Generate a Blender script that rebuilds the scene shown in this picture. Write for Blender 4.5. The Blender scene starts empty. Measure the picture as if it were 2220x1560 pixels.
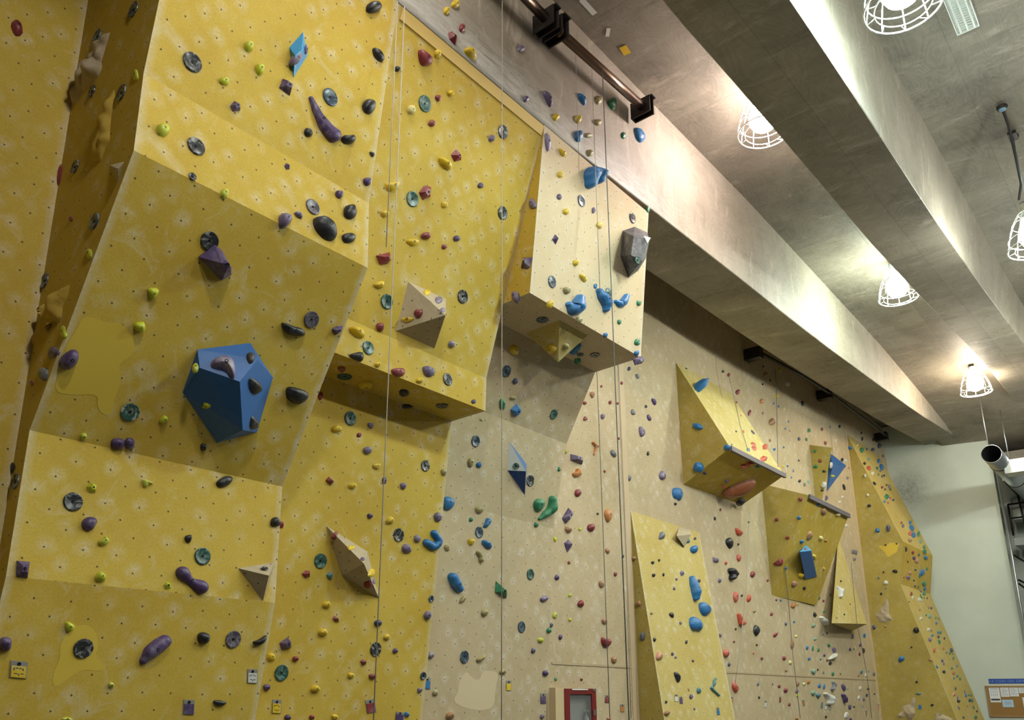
import bpy, bmesh, math, random
from mathutils import Vector, Matrix
import numpy as np
C = bpy.context.scene.collection
R = math.radians
rng = random.Random(7)
# ------------------------------------------------------------------ camera (eye 1.6 m up, shifted lens, no roll)
W_, H_ = 2220.0, 1560.0
PX, PY, FOC = 1095.0, 978.5, 1782.5              # principal point and focal length for a 2220 px wide frame
def nrm(v): return v/np.linalg.norm(v)
_X = nrm(np.array([2650-PX, 1510-PY, FOC])); _Z = nrm(np.array([0, -5000-PY, FOC]))
_Y = nrm(np.cross(_Z, _X)); _Y = -_Y if _Y[0] > 0 else _Y
_X = nrm(np.cross(_Y, _Z)); _X = -_X if _X[0] < 0 else _X
ROT = np.array([_X, _Y, _Z])                     # camera (right, down, forward) -> hall axes (along wall, to the wall, up)
EYE = np.array([0, 0, 1.6])
cd = bpy.data.cameras.new('camera'); cam = bpy.data.objects.new('camera', cd); C.objects.link(cam)
cd.sensor_width = 36; cd.sensor_fit = 'HORIZONTAL'; cd.lens = FOC/W_*36
cd.shift_x = (W_/2-PX)/W_; cd.shift_y = (PY-H_/2)/W_
cd.clip_start = 0.05; cd.clip_end = 200
_m = np.array([ROT[:, 0], -ROT[:, 1], -ROT[:, 2]]).T
cam.matrix_world = Matrix.Translation(Vector(EYE)) @ Matrix(_m.tolist()).to_4x4()
bpy.context.scene.camera = cam
# ------------------------------------------------------------------ world, exposure
w = bpy.data.worlds.new('world'); bpy.context.scene.world = w; w.use_nodes = True
w.node_tree.nodes['Background'].inputs[0].default_value = (1.0, .98, .93, 1)
w.node_tree.nodes['Background'].inputs[1].default_value = 0.025
vs = bpy.context.scene.view_settings
vs.view_transform = 'Standard'; vs.look = 'None'; vs.gamma = 1.0; vs.use_curve_mapping = False; vs.exposure = -0.33
# ------------------------------------------------------------------ rays and planes
def ray(p): return ROT @ np.array([p[0]-PX, p[1]-PY, FOC])
def onX(p, x): r = ray(p); return EYE + r*(x/r[0])
def onY(p, y): r = ray(p); return EYE + r*(y/r[1])
def onZ(p, z): r = ray(p); return EYE + r*((z-1.6)/r[2])
class Plane:
    def __init__(s, a, b, c):
        s.o = np.array(a, float); n = nrm(np.cross(np.array(b)-s.o, np.array(c)-s.o))
        s.n = n if np.dot(EYE-s.o, n) > 0 else -n
    def at(s, p, h=0.0):
        r = ray(p); return EYE + r*((np.dot(s.o-EYE, s.n)+h)/np.dot(r, s.n))
def yz(x, pts, i):                                # plane through the edge i..i+1 of a profile that runs along the wall
    (y0, z0), (y1, z1) = pts[i], pts[i+1]
    return Plane((0, y0, z0), (1, y0, z0), (0, y1, z1))
# ------------------------------------------------------------------ object helpers
def put(name, me, mat=None, parent=None, loc=(0, 0, 0)):
    o = bpy.data.objects.new(name, me); C.objects.link(o); o.location = loc
    if mat is not None:
        for m in (mat if isinstance(mat, (list, tuple)) else [mat]): me.materials.append(m)
    if parent is not None: o.parent = parent
    return o
def tag(o, label=None, cat=None, group=None, kind=None):
    if label: o['label'] = label
    if cat: o['category'] = cat
    if group: o['group'] = group
    if kind: o['kind'] = kind
    return o
def empty(name, loc, label, cat, group=None):
    o = bpy.data.objects.new(name, None); C.objects.link(o); o.location = loc; o.empty_display_size = .1
    return tag(o, label, cat, group)
def mesh(name, verts, faces, smooth=False, uv=True, mi=None):
    me = bpy.data.meshes.new(name); me.from_pydata([tuple(map(float, v)) for v in verts], [], faces); me.update()
    bm = bmesh.new(); bm.from_mesh(me); bmesh.ops.recalc_face_normals(bm, faces=bm.faces); bm.to_mesh(me); bm.free()
    if mi is not None:
        for p, k in zip(me.polygons, mi): p.material_index = k
    if smooth:
        for p in me.polygons: p.use_smooth = True
    if uv: uvmap(me)
    return me
def uvmap(me, off=(0, 0, 0)):                     # metre UVs on every face: u level, v up the slope
    l = me.uv_layers.new(name='metres')
    up = Vector((0, 0, 1)); off = Vector(off)
    for p in me.polygons:
        n = p.normal
        u = up.cross(n) if abs(n.z) < .985 else Vector((1, 0, 0))
        u.normalize(); v = n.cross(u)
        for li in p.loop_indices:
            co = me.vertices[me.loops[li].vertex_index].co + off
            l.data[li].uv = (co.dot(u), co.dot(v))
def hull(name, pts, smooth=False):
    bm = bmesh.new()
    for p in pts: bm.verts.new(tuple(map(float, p)))
    r = bmesh.ops.convex_hull(bm, input=bm.verts)
    dead = [g for g in r['geom_interior'] if isinstance(g, bmesh.types.BMVert)]
    if dead: bmesh.ops.delete(bm, geom=dead, context='VERTS')
    bmesh.ops.recalc_face_normals(bm, faces=bm.faces)
    bmesh.ops.dissolve_limit(bm, angle_limit=R(1), verts=bm.verts, edges=bm.edges)
    me = bpy.data.meshes.new(name); bm.to_mesh(me); bm.free()
    if smooth:
        for p in me.polygons: p.use_smooth = True
    uvmap(me); return me
def bevel(o, wd=.01, seg=2):
    m = o.modifiers.new('bevel', 'BEVEL'); m.width = wd; m.segments = seg; m.limit_method = 'ANGLE'; m.angle_limit = R(25)
    return o
def boxm(name, c, s, rot=None):
    vs_ = []
    for x in (-1, 1):
        for y in (-1, 1):
            for z in (-1, 1):
                v = Vector((x*s[0]/2, y*s[1]/2, z*s[2]/2))
                if rot: v = rot @ v
                vs_.append(Vector(c)+v)
    return mesh(name, vs_, [(0, 1, 3, 2), (4, 6, 7, 5), (0, 4, 5, 1), (2, 3, 7, 6), (0, 2, 6, 4), (1, 5, 7, 3)])
def merge(name, meshes, smooth=None):
    bm = bmesh.new()
    for m in meshes: bm.from_mesh(m)
    me = bpy.data.meshes.new(name); bm.to_mesh(me); bm.free()
    if smooth is not None:
        for p in me.polygons: p.use_smooth = smooth
    return me
def tubem(name, pts, r, n=8, closed=False, cap=True):
    pts = [Vector(p) for p in pts]; vs_ = []; fs = []; N = len(pts); prev = None
    rr = r if isinstance(r, (list, tuple)) else [r]*N
    for i, p in enumerate(pts):
        a = pts[(i-1) % N] if (closed or i > 0) else p
        b = pts[(i+1) % N] if (closed or i < N-1) else p
        t = (b-a).normalized()
        if prev is None:
            e = t.orthogonal().normalized()
        else:
            e = prev - t*prev.dot(t); e.normalize()
        prev = e; f = t.cross(e)
        for k in range(n):
            th = 2*math.pi*k/n; vs_.append(p+(e*math.cos(th)+f*math.sin(th))*rr[i])
    for i in range(N if closed else N-1):
        j = (i+1) % N
        for k in range(n): fs.append((i*n+k, i*n+(k+1) % n, j*n+(k+1) % n, j*n+k))
    if not closed and cap: fs += [tuple(range(n))[::-1], tuple(range((N-1)*n, N*n))]
    return mesh(name, vs_, fs, smooth=True, uv=False)
def lathe(name, prof, n=24, c=(0, 0, 0), axis='z'):
    vs_ = []; fs = []
    for r_, h in prof:
        for k in range(n):
            t = 2*math.pi*k/n; a, b = r_*math.cos(t), r_*math.sin(t)
            v = (a, b, h) if axis == 'z' else (h, a, b)
            vs_.append((c[0]+v[0], c[1]+v[1], c[2]+v[2]))
    for i in range(len(prof)-1):
        for k in range(n): fs.append((i*n+k, i*n+(k+1) % n, (i+1)*n+(k+1) % n, (i+1)*n+k))
    if prof[0][0] > 0: pass
    return mesh(name, vs_, fs, smooth=True, uv=False)
# ------------------------------------------------------------------ materials
def newmat(name):
    m = bpy.data.materials.new(name); m.use_nodes = True; nt = m.node_tree
    return m, nt, nt.nodes['Principled BSDF']
def N(nt, t, **kw):
    n = nt.nodes.new(t)
    for k, v in kw.items():
        if k.startswith('i_'):
            key = k[2:]; n.inputs[int(key) if key.isdigit() else key.replace('_', ' ')].default_value = v
        else: setattr(n, k, v)
    return n
def L(nt, a, b): nt.links.new(a, b)
def ramp(nt, src, stops):
    n = N(nt, 'ShaderNodeValToRGB'); el = n.color_ramp.elements
    while len(el) < len(stops): el.new(0.5)
    for e, (p, c) in zip(el, stops):
        e.position = p; e.color = (*c, 1) if isinstance(c, tuple) else (c, c, c, 1)
    L(nt, src, n.inputs[0]); return n.outputs[0]
def math_(nt, op, a, b=None):
    n = N(nt, 'ShaderNodeMath', operation=op)
    for i, v in enumerate((a, b)):
        if v is None: continue
        if isinstance(v, (int, float)): n.inputs[i].default_value = v
        else: L(nt, v, n.inputs[i])
    return n.outputs[0]
def mix(nt, fac, a, b, mode='MIX'):
    n = N(nt, 'ShaderNodeMix', data_type='RGBA', blend_type=mode)
    for i, v in ((0, fac), (6, a), (7, b)):
        if isinstance(v, (int, float)): n.inputs[i].default_value = v
        elif isinstance(v, tuple): n.inputs[i].default_value = (*v, 1)
        else: L(nt, v, n.inputs[i])
    return n.outputs[2]
def plain(name, col, rough=.5, metal=0.0, spec=None):
    m, nt, b = newmat(name); b.inputs['Base Color'].default_value = (*col, 1)
    b.inputs['Roughness'].default_value = rough; b.inputs['Metallic'].default_value = metal
    if spec is not None: b.inputs['Specular IOR Level'].default_value = spec
    return m
def paint_wall(name, col, dark, worn, chalk=.8, pitch=.18, stain=.5, edges=()):
    """sand-textured painted plywood with T-nut holes on a staggered grid and chalk round the holes"""
    m, nt, b = newmat(name)
    uv = N(nt, 'ShaderNodeUVMap', uv_map='metres').outputs[0]
    n1 = N(nt, 'ShaderNodeTexNoise', noise_dimensions='2D', i_Scale=.9, i_Detail=6.0, i_Roughness=.62); L(nt, uv, n1.inputs['Vector'])
    n2 = N(nt, 'ShaderNodeTexNoise', noise_dimensions='2D', i_Scale=60.0, i_Detail=3.0); L(nt, uv, n2.inputs['Vector'])
    n3 = N(nt, 'ShaderNodeTexNoise', noise_dimensions='2D', i_Scale=5.5, i_Detail=5.0, i_Roughness=.7, i_Distortion=.6); L(nt, uv, n3.inputs['Vector'])
    base = mix(nt, ramp(nt, n1.outputs[0], [(.35, 0.0), (.7, 1.0)]), col, dark)
    base = mix(nt, ramp(nt, n2.outputs[0], [(.3, .0), (.75, .30)]), base, tuple(c*.55 for c in col))
    base = mix(nt, math_(nt, 'MULTIPLY', ramp(nt, n3.outputs[0], [(.52, 0.0), (.74, 1.0)]), .35*stain), base, worn)
    mp = N(nt, 'ShaderNodeMapping'); mp.inputs['Rotation'].default_value = (0, 0, R(45)); mp.inputs['Scale'].default_value = (1/pitch, 1/pitch, 1)
    L(nt, uv, mp.inputs[0])
    vo = N(nt, 'ShaderNodeTexVoronoi', voronoi_dimensions='2D', i_Scale=1.0, i_Randomness=.16); L(nt, mp.outputs[0], vo.inputs['Vector'])
    d = math_(nt, 'MULTIPLY', vo.outputs['Distance'], pitch)
    # chalk smear a little above each hole, strength random per hole, broken up by noise
    off = N(nt, 'ShaderNodeVectorMath', operation='SUBTRACT'); L(nt, uv, off.inputs[0]); off.inputs[1].default_value = (.004, .016, 0)
    n6 = N(nt, 'ShaderNodeTexNoise', noise_dimensions='2D', i_Scale=9.0, i_Detail=3.0); L(nt, uv, n6.inputs['Vector'])
    wob = N(nt, 'ShaderNodeVectorMath', operation='MULTIPLY_ADD'); L(nt, n6.outputs['Color'], wob.inputs[0]); wob.inputs[1].default_value = (.075, .06, 0); L(nt, off.outputs[0], wob.inputs[2])
    wo2 = N(nt, 'ShaderNodeVectorMath', operation='SUBTRACT'); L(nt, wob.outputs[0], wo2.inputs[0]); wo2.inputs[1].default_value = (.0375, .03, 0)
    mq = N(nt, 'ShaderNodeMapping'); mq.inputs['Rotation'].default_value = (0, 0, R(45)); mq.inputs['Scale'].default_value = (1/pitch, 1/pitch, 1); L(nt, wo2.outputs[0], mq.inputs[0])
    vq = N(nt, 'ShaderNodeTexVoronoi', voronoi_dimensions='2D', i_Scale=1.0, i_Randomness=.16); L(nt, mq.outputs[0], vq.inputs['Vector'])
    sep = N(nt, 'ShaderNodeSeparateColor'); L(nt, vq.outputs['Color'], sep.inputs[0])
    n4 = N(nt, 'ShaderNodeTexNoise', noise_dimensions='2D', i_Scale=26.0, i_Detail=6.0, i_Roughness=.75, i_Distortion=.8); L(nt, uv, n4.inputs['Vector'])
    near = ramp(nt, math_(nt, 'MULTIPLY', vq.outputs['Distance'], pitch), [(.0, .8), (.025, .6), (.05, .28), (.085, 0.0)])
    brk = ramp(nt, n4.outputs[0], [(.36, 0.05), (.64, 1.0)])
    amt = ramp(nt, sep.outputs[0], [(.35, .06), (.95, 1.0)])
    ch = math_(nt, 'MULTIPLY', math_(nt, 'MULTIPLY', near, brk), math_(nt, 'MULTIPLY', amt, chalk*.85))
    base = mix(nt, ch, base, (.76, .74, .66))
    n5 = N(nt, 'ShaderNodeTexNoise', noise_dimensions='2D', i_Scale=3.0, i_Detail=7.0, i_Roughness=.75, i_Distortion=.5); L(nt, uv, n5.inputs['Vector'])
    base = mix(nt, math_(nt, 'MULTIPLY', ramp(nt, n5.outputs[0], [(.58, 0.0), (.76, 1.0)]), .38*chalk), base, (.72, .69, .58))
    sp = N(nt, 'ShaderNodeTexVoronoi', voronoi_dimensions='2D', i_Scale=42.0, i_Randomness=1.0); L(nt, uv, sp.inputs['Vector'])
    ss = N(nt, 'ShaderNodeSeparateColor'); L(nt, sp.outputs['Color'], ss.inputs[0])
    sc_ = math_(nt, 'MULTIPLY', ramp(nt, sp.outputs['Distance'], [(.06, 1.0), (.16, 0.0)]), ramp(nt, ss.outputs[0], [(.86, 0.0), (.93, .55)]))
    base = mix(nt, sc_, base, tuple(c*.3 for c in col))
    if edges:                                     # scuffed corner edges of the boxed-out sections
        g = N(nt, 'ShaderNodeTexCoord').outputs['Object']; sx = N(nt, 'ShaderNodeSeparateXYZ'); L(nt, g, sx.inputs[0])
        gn = N(nt, 'ShaderNodeNewGeometry'); sn = N(nt, 'ShaderNodeSeparateXYZ'); L(nt, gn.outputs['True Normal'], sn.inputs[0])
        fr = ramp(nt, math_(nt, 'ABSOLUTE', sn.outputs[0]), [(.4, 1.0), (.6, 0.0)])
        for ex in edges:
            de = math_(nt, 'ABSOLUTE', math_(nt, 'SUBTRACT', sx.outputs[0], ex))
            base = mix(nt, math_(nt, 'MULTIPLY', math_(nt, 'MULTIPLY', fr, ramp(nt, de, [(.0, .7), (.02, .5), (.065, 0.0)])), ramp(nt, n4.outputs[0], [(.3, .25), (.6, .9)])), base, (.62, .58, .47))
    hole = ramp(nt, d, [(.0, 1.0), (.0060, 1.0), (.0085, 0.0)])
    base = mix(nt, math_(nt, 'MULTIPLY', hole, .95), base, (.015, .012, .01))
    L(nt, base, b.inputs['Base Color']); b.inputs['Roughness'].default_value = .72; b.inputs['Specular IOR Level'].default_value = .3
    bp = N(nt, 'ShaderNodeBump', i_Strength=.25, i_Distance=.002); L(nt, n2.outputs[0], bp.inputs['Height']); L(nt, bp.outputs[0], b.inputs['Normal'])
    return m
M_yel = paint_wall('paint_yellow', (.60, .425, .062), (.52, .345, .036), (.62, .48, .16), edges=(2.1, 4.24, 6.58))
M_bei = paint_wall('paint_beige', (.56, .445, .275), (.47, .37, .215), (.60, .53, .40), chalk=1.15)
M_cream = paint_wall('paint_cream', (.66, .535, .345), (.60, .465, .28), (.68, .60, .46), chalk=.6, edges=(6.58, 8.98))
M_pale = paint_wall('paint_pale_yellow', (.60, .49, .185), (.54, .41, .11), (.66, .61, .42), chalk=1.15)
M_yel_shade = paint_wall('paint_yellow_side_shade', (.44, .335, .075), (.36, .265, .06), (.46, .39, .2), chalk=.35, stain=.8)  # darker yellow for volume and tower sides; their shade is in the colour
M_ply = paint_wall('sanded_plywood', (.48, .40, .27), (.42, .345, .225), (.62, .54, .41), chalk=.25, pitch=.13, stain=.6)
def concrete(name, col, dark, light, seam=(2.44, 1.22), chalk=False):
    """board-marked concrete: plywood figure, blotches, pour stains and panel joints"""
    m, nt, b = newmat(name)
    g = N(nt, 'ShaderNodeTexCoord').outputs['Object']
    mp = N(nt, 'ShaderNodeMapping'); mp.inputs['Scale'].default_value = (.55, 2.4, 2.4); mp.inputs['Rotation'].default_value = (0, .12, .16); L(nt, g, mp.inputs[0])
    gr = N(nt, 'ShaderNodeTexNoise', i_Scale=5.0, i_Detail=9.0, i_Roughness=.72, i_Distortion=1.1); L(nt, mp.outputs[0], gr.inputs['Vector'])
    bl = N(nt, 'ShaderNodeTexNoise', i_Scale=.55, i_Detail=7.0, i_Roughness=.66, i_Distortion=.4); L(nt, g, bl.inputs['Vector'])
    mp2 = N(nt, 'ShaderNodeMapping'); mp2.inputs['Scale'].default_value = (.7, 1.5, 1.5); L(nt, g, mp2.inputs[0])
    wn = N(nt, 'ShaderNodeTexNoise', i_Scale=1.1, i_Detail=2.0, i_Distortion=.6); L(nt, mp2.outputs[0], wn.inputs['Vector'])
    fig = math_(nt, 'FRACT', math_(nt, 'MULTIPLY', wn.outputs[0], 26.0))          # contour-like plywood figure
    base = mix(nt, ramp(nt, bl.outputs[0], [(.36, 0.0), (.64, 1.0)]), dark, light)
    base = mix(nt, ramp(nt, gr.outputs[0], [(.32, .0), (.72, .75)]), base, col)
    base = mix(nt, math_(nt, 'MULTIPLY', ramp(nt, fig, [(.0, 1.0), (.25, 0.0), (.8, 0.0), (1.0, 1.0)]), .085), base, tuple(c*1.35 for c in light))
    base = mix(nt, math_(nt, 'MULTIPLY', ramp(nt, fig, [(.3, 0.0), (.5, 1.0), (.7, 0.0)]), .11), base, tuple(c*.5 for c in dark))
    bk = N(nt, 'ShaderNodeTexBrick', i_Scale=1.0, offset=.5); bk.inputs['Mortar Size'].default_value = .005; bk.inputs['Brick Width'].default_value = seam[0]; bk.inputs['Row Height'].default_value = seam[1]
    bk.inputs['Color1'].default_value = (.80, .80, .80, 1); bk.inputs['Color2'].default_value = (1.12, 1.12, 1.12, 1); bk.inputs['Mortar'].default_value = (.6, .6, .6, 1); bk.inputs['Bias'].default_value = 0.0
    L(nt, g, bk.inputs['Vector'])
    base = mix(nt, .8, base, bk.outputs[0], 'MULTIPLY')
    mp3 = N(nt, 'ShaderNodeMapping'); mp3.inputs['Scale'].default_value = (2.6, .8, .8); L(nt, g, mp3.inputs[0])
    ws = N(nt, 'ShaderNodeTexNoise', i_Scale=1.3, i_Detail=7.0, i_Roughness=.75, i_Distortion=.5); L(nt, mp3.outputs[0], ws.inputs['Vector'])
    base = mix(nt, math_(nt, 'MULTIPLY', ramp(nt, ws.outputs[0], [(.56, 0.0), (.70, 1.0)]), .40), base, tuple(min(1, c*1.65) for c in light))
    base = mix(nt, math_(nt, 'MULTIPLY', ramp(nt, ws.outputs[0], [(.30, 1.0), (.43, 0.0)]), .45), base, tuple(c*.62 for c in dark))
    if chalk:                                     # chalk dust and grime along the lower edge where climbers top out
        sx = N(nt, 'ShaderNodeSeparateXYZ'); L(nt, g, sx.inputs[0])
        z = math_(nt, 'SUBTRACT', sx.outputs[2], 8.03)
        f = math_(nt, 'MULTIPLY', math_(nt, 'MULTIPLY', ramp(nt, z, [(.02, .9), (.16, .75), (.62, 0.0)]), ramp(nt, math_(nt, 'MULTIPLY', sx.outputs[0], .1), [(.86, 1.0), (1.02, 0.0)])), ramp(nt, gr.outputs[0], [(.36, .1), (.6, 1.0)]))
        base = mix(nt, f, base, (.62, .62, .58))
        f2 = math_(nt, 'MULTIPLY', ramp(nt, z, [(.0, .8), (.05, .7), (.11, 0.0)]), ramp(nt, gr.outputs[0], [(.35, .0), (.55, 1.0)]))
        base = mix(nt, math_(nt, 'MULTIPLY', f2, ramp(nt, math_(nt, 'MULTIPLY', sx.outputs[0], .1), [(.88, 1.0), (.95, 0.0)])), base, (.10, .10, .09))
    L(nt, base, b.inputs['Base Color']); b.inputs['Roughness'].default_value = .62
    bp = N(nt, 'ShaderNodeBump', i_Strength=.22, i_Distance=.01); L(nt, gr.outputs[0], bp.inputs['Height']); L(nt, bp.outputs[0], b.inputs['Normal'])
    return m
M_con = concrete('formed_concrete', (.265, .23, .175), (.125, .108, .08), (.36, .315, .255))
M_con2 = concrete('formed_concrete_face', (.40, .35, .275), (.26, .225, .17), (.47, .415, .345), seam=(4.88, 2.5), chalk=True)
def hold_mat(name, col, rough=.42, chalk=.5):
    m, nt, b = newmat(name)
    g = N(nt, 'ShaderNodeTexCoord').outputs['Object']
    oi = N(nt, 'ShaderNodeObjectInfo')
    ad = N(nt, 'ShaderNodeVectorMath', operation='ADD'); L(nt, g, ad.inputs[0])
    mu = math_(nt, 'MULTIPLY', oi.outputs['Random'], 40.0); L(nt, mu, ad.inputs[1])
    n = N(nt, 'ShaderNodeTexNoise', i_Scale=8.5, i_Detail=6.0, i_Roughness=.7, i_Distortion=.5); L(nt, ad.outputs[0], n.inputs['Vector'])
    f = ramp(nt, n.outputs[0], [(.46, 0.0), (.72, 1.0)])
    hv = math_(nt, 'ADD', math_(nt, 'MULTIPLY', oi.outputs['Random'], .5), .5)
    base = mix(nt, math_(nt, 'MULTIPLY', math_(nt, 'MULTIPLY', f, hv), chalk), col, tuple(.45*c+.42 for c in col))
    n2 = N(nt, 'ShaderNodeTexNoise', i_Scale=150.0, i_Detail=2.0); L(nt, ad.outputs[0], n2.inputs['Vector'])
    base = mix(nt, ramp(nt, n2.outputs[0], [(.45, 0.0), (.7, .3)]), base, tuple(.5*c for c in col))
    L(nt, base, b.inputs['Base Color']); b.inputs['Roughness'].default_value = rough
    bp = N(nt, 'ShaderNodeBump', i_Strength=.3, i_Distance=.003); L(nt, n2.outputs[0], bp.inputs['Height']); L(nt, bp.outputs[0], b.inputs['Normal'])
    return m
COL = {  # code: (word, colour, chalk)
 'k': ('black', (.014, .014, .017), .22), 'p': ('purple', (.078, .043, .135), .6), 'lp': ('lavender', (.165, .125, .225), .8),
 'y': ('yellow', (.72, .50, .015), .45), 'lg': ('lime', (.52, .56, .025), .4), 'r': ('maroon', (.24, .028, .035), .35),
 'ro': ('coral red', (.55, .085, .04), .5), 'b': ('blue', (.022, .165, .42), .22), 'g': ('green', (.02, .20, .085), .45),
 'pg': ('pale green', (.21, .36, .25), .7), 'tq': ('teal', (.07, .21, .24), .6), 'gr': ('grey', (.14, .15, .18), .6),
 'w': ('white', (.66, .66, .60), .3), 'o': ('orange', (.50, .20, .045), .4), 'br': ('tan', (.38, .20, .095), .45),
 'ol': ('olive', (.36, .30, .12), .6), 'ru': ('rust', (.30, .085, .025), .25), 'n': ('navy', (.035, .05, .13), .5), 'cy': ('cream yellow', (.70, .62, .26), .5), 'pk': ('pink', (.58, .27, .18), .5)}
M_hold = {k: hold_mat('hold_'+v[0].replace(' ', '_'), v[1], chalk=v[2]) for k, v in COL.items()}
def dish_mat(name, a, bcol):
    m, nt, b = newmat(name)
    g = N(nt, 'ShaderNodeTexCoord').outputs['Object']; oi = N(nt, 'ShaderNodeObjectInfo')
    ad = N(nt, 'ShaderNodeVectorMath', operation='ADD'); L(nt, g, ad.inputs[0]); L(nt, math_(nt, 'MULTIPLY', oi.outputs['Random'], 60.0), ad.inputs[1])
    n = N(nt, 'ShaderNodeTexNoise', i_Scale=11.0, i_Detail=5.0, i_Roughness=.6, i_Distortion=2.5); L(nt, ad.outputs[0], n.inputs['Vector'])
    L(nt, mix(nt, ramp(nt, n.outputs[0], [(.50, 0.0), (.62, 1.0)]), a, bcol), b.inputs['Base Color']); b.inputs['Roughness'].default_value = .32
    return m
DISH = {'dk': ('black and white', dish_mat('dish_black', (.02, .022, .025), (.27, .27, .25))), 'dg': ('green', dish_mat('dish_green', (.025, .075, .06), (.15, .25, .21))),
        'db': ('slate blue', dish_mat('dish_blue', (.03, .05, .075), (.17, .23, .27))), 'dp': ('mauve grey', dish_mat('dish_mauve', (.08, .07, .09), (.22, .19, .22))),
        'dw': ('white and green', dish_mat('dish_white', (.03, .09, .07), (.48, .52, .46)))}
M_bolt = plain('bolt_dark', (.012, .012, .013), .45, .6)
M_steel = plain('black_steel', (.035, .028, .024), .42, .5)
M_pipe = plain('bronze_pipe', (.20, .135, .095), .28, .9)
M_zinc = plain('galvanised', (.50, .54, .56), .34, .9)
M_white = plain('white_enamel', (.78, .80, .76), .35)
M_wire = plain('white_wire', (.82, .84, .80), .4)
M_black = plain('black_rubber', (.015, .015, .017), .6)
M_rope = plain('grey_rope', (.40, .38, .34), .85)
M_ropd = plain('dark_rope', (.13, .14, .14), .85)
# ------------------------------------------------------------------ lamps of the hall (caged high-bay pendants), with unseen ones added for fill
def emit(name, col, s, up):                           # reflector bulb: bright below the shoulder, silvered above it
    m, nt, b = newmat(name); b.inputs['Base Color'].default_value = (*col, 1)
    b.inputs['Emission Color'].default_value = (*col, 1)
    g = N(nt, 'ShaderNodeTexCoord').outputs['Object']; sp = N(nt, 'ShaderNodeSeparateXYZ'); L(nt, g, sp.inputs[0])
    L(nt, math_(nt, 'MULTIPLY', ramp(nt, sp.outputs[2], [(.18, 1.0), (.245, up)]), s), b.inputs['Emission Strength'])
    return m
LAMPS = [  # x, y, slab z, ring z, bulb colour, strength, label (None: unseen lamp, added for its light)
    (7.55, 1.17, 9.95, 8.16, (.78, 1, .90), 1.0, 'large caged pendant lamp cut by the top edge, beside the louvred fixture'),
    (13.35, .90, 9.95, 7.98, (.93, 1, .90), 1.0, 'caged pendant lamp cut by the right edge, hung below the black cable'),
    (9.95, 3.52, 9.95, 9.28, (1, .86, .82), .5, 'glaring pinkish white pendant lamp mostly hidden behind the middle beam'),
    (16.2, 3.45, 9.92, 9.12, (.84, 1, .88), .62, 'cold white caged lamp tucked against the middle beam edge'),
    (22.6, 3.36, 9.70, 8.98, (1, .86, .66), .6, 'warm caged lamp farthest down the bay, in full view above the duct'),
    (19.5, 1.0, 9.88, 7.98, (.94, 1, .88), .85, None), (1.35, 1.1, 9.95, 8.0, (1, .98, .90), .85, None), (3.7, 3.5, 9.95, 9.28, (1, .97, .92), .22, None),
    (25.8, 1.0, 9.5, 7.98, (.95, 1, .95), .4, None),
    (1.3, -2.0, 9.95, 8.0, (1, .97, .90), .6, None), (7.5, -2.0, 9.95, 8.0, (.99, 1, .90), 1.0, None), (13.8, -2.0, 9.95, 8.0, (.96, 1, .88), 1.0, None),
    (20.0, -2.0, 9.88, 8.0, (.94, 1, .88), .8, None)]
LAMP_POWER = 520.0
def lamp(x, y, zs, zr, col, k, label):
    t = empty('pendant_lamp', (x, y, zr), label or 'unseen caged pendant lamp added out of view to light the walls', 'lamp', 'caged pendant lamps under the ceiling')
    prof = [(.075, .62), (.15, .58), (.235, .44), (.31, .26), (.355, .08), (.365, 0.0)]
    ws = []
    for k_ in range(10):
        a = 2*math.pi*k_/10+.2
        ws.append(tubem('w', [(r*math.cos(a), r*math.sin(a), h) for r, h in prof], .0065, 5))
    def ring(r, h, th=.0065): return tubem('r', [(r*math.cos(2*math.pi*i/36), r*math.sin(2*math.pi*i/36), h) for i in range(36)], th, 5, closed=True)
    ws += [ring(.365, 0, .010), ring(.335, .16), ring(.25, .41), ring(.27, -.005), ring(.14, .585)]
    for k_ in range(5):
        a = 2*math.pi*k_/10+.2
        for s in (0, math.pi): ws.append(tubem('w', [(.365*math.cos(a+s), .365*math.sin(a+s), 0), (.27*math.cos(a+s+.16), .27*math.sin(a+s+.16), -.005)], .005, 4))
    put('cage', merge('cage', ws, True), M_wire, t)
    put('bulb', lathe('bulb', [(.001, .03), (.08, .045), (.15, .09), (.19, .17), (.195, .25), (.165, .36), (.115, .46), (.075, .53), (.06, .555)], 20), emit('bulb_glow', col, LAMP_POWER*k/(math.pi*.22), .20 if y > 2 else .008), t)
    put('socket', lathe('socket', [(.07, .55), (.085, .56), (.085, .70), (.10, .70), (.10, .755), (.03, .77), (.001, .77)], 16), M_zinc, t)
    top = zs-zr
    if top > 1.0:
        put('hanger_chain', tubem('chain', [(0, 0, .77), (0, 0, top)], .008, 6), M_zinc, t)
    else:
        put('hanger_hook', tubem('hook', [(0, 0, .76), (.02, 0, .8), (0, 0, top-.03)], .012, 6), M_steel, t)
    put('ceiling_bracket', boxm('bracket', (0, 0, top-.02), (.22, .12, .05)), M_steel, t)
    return t
for a in LAMPS: lamp(*a)
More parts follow.
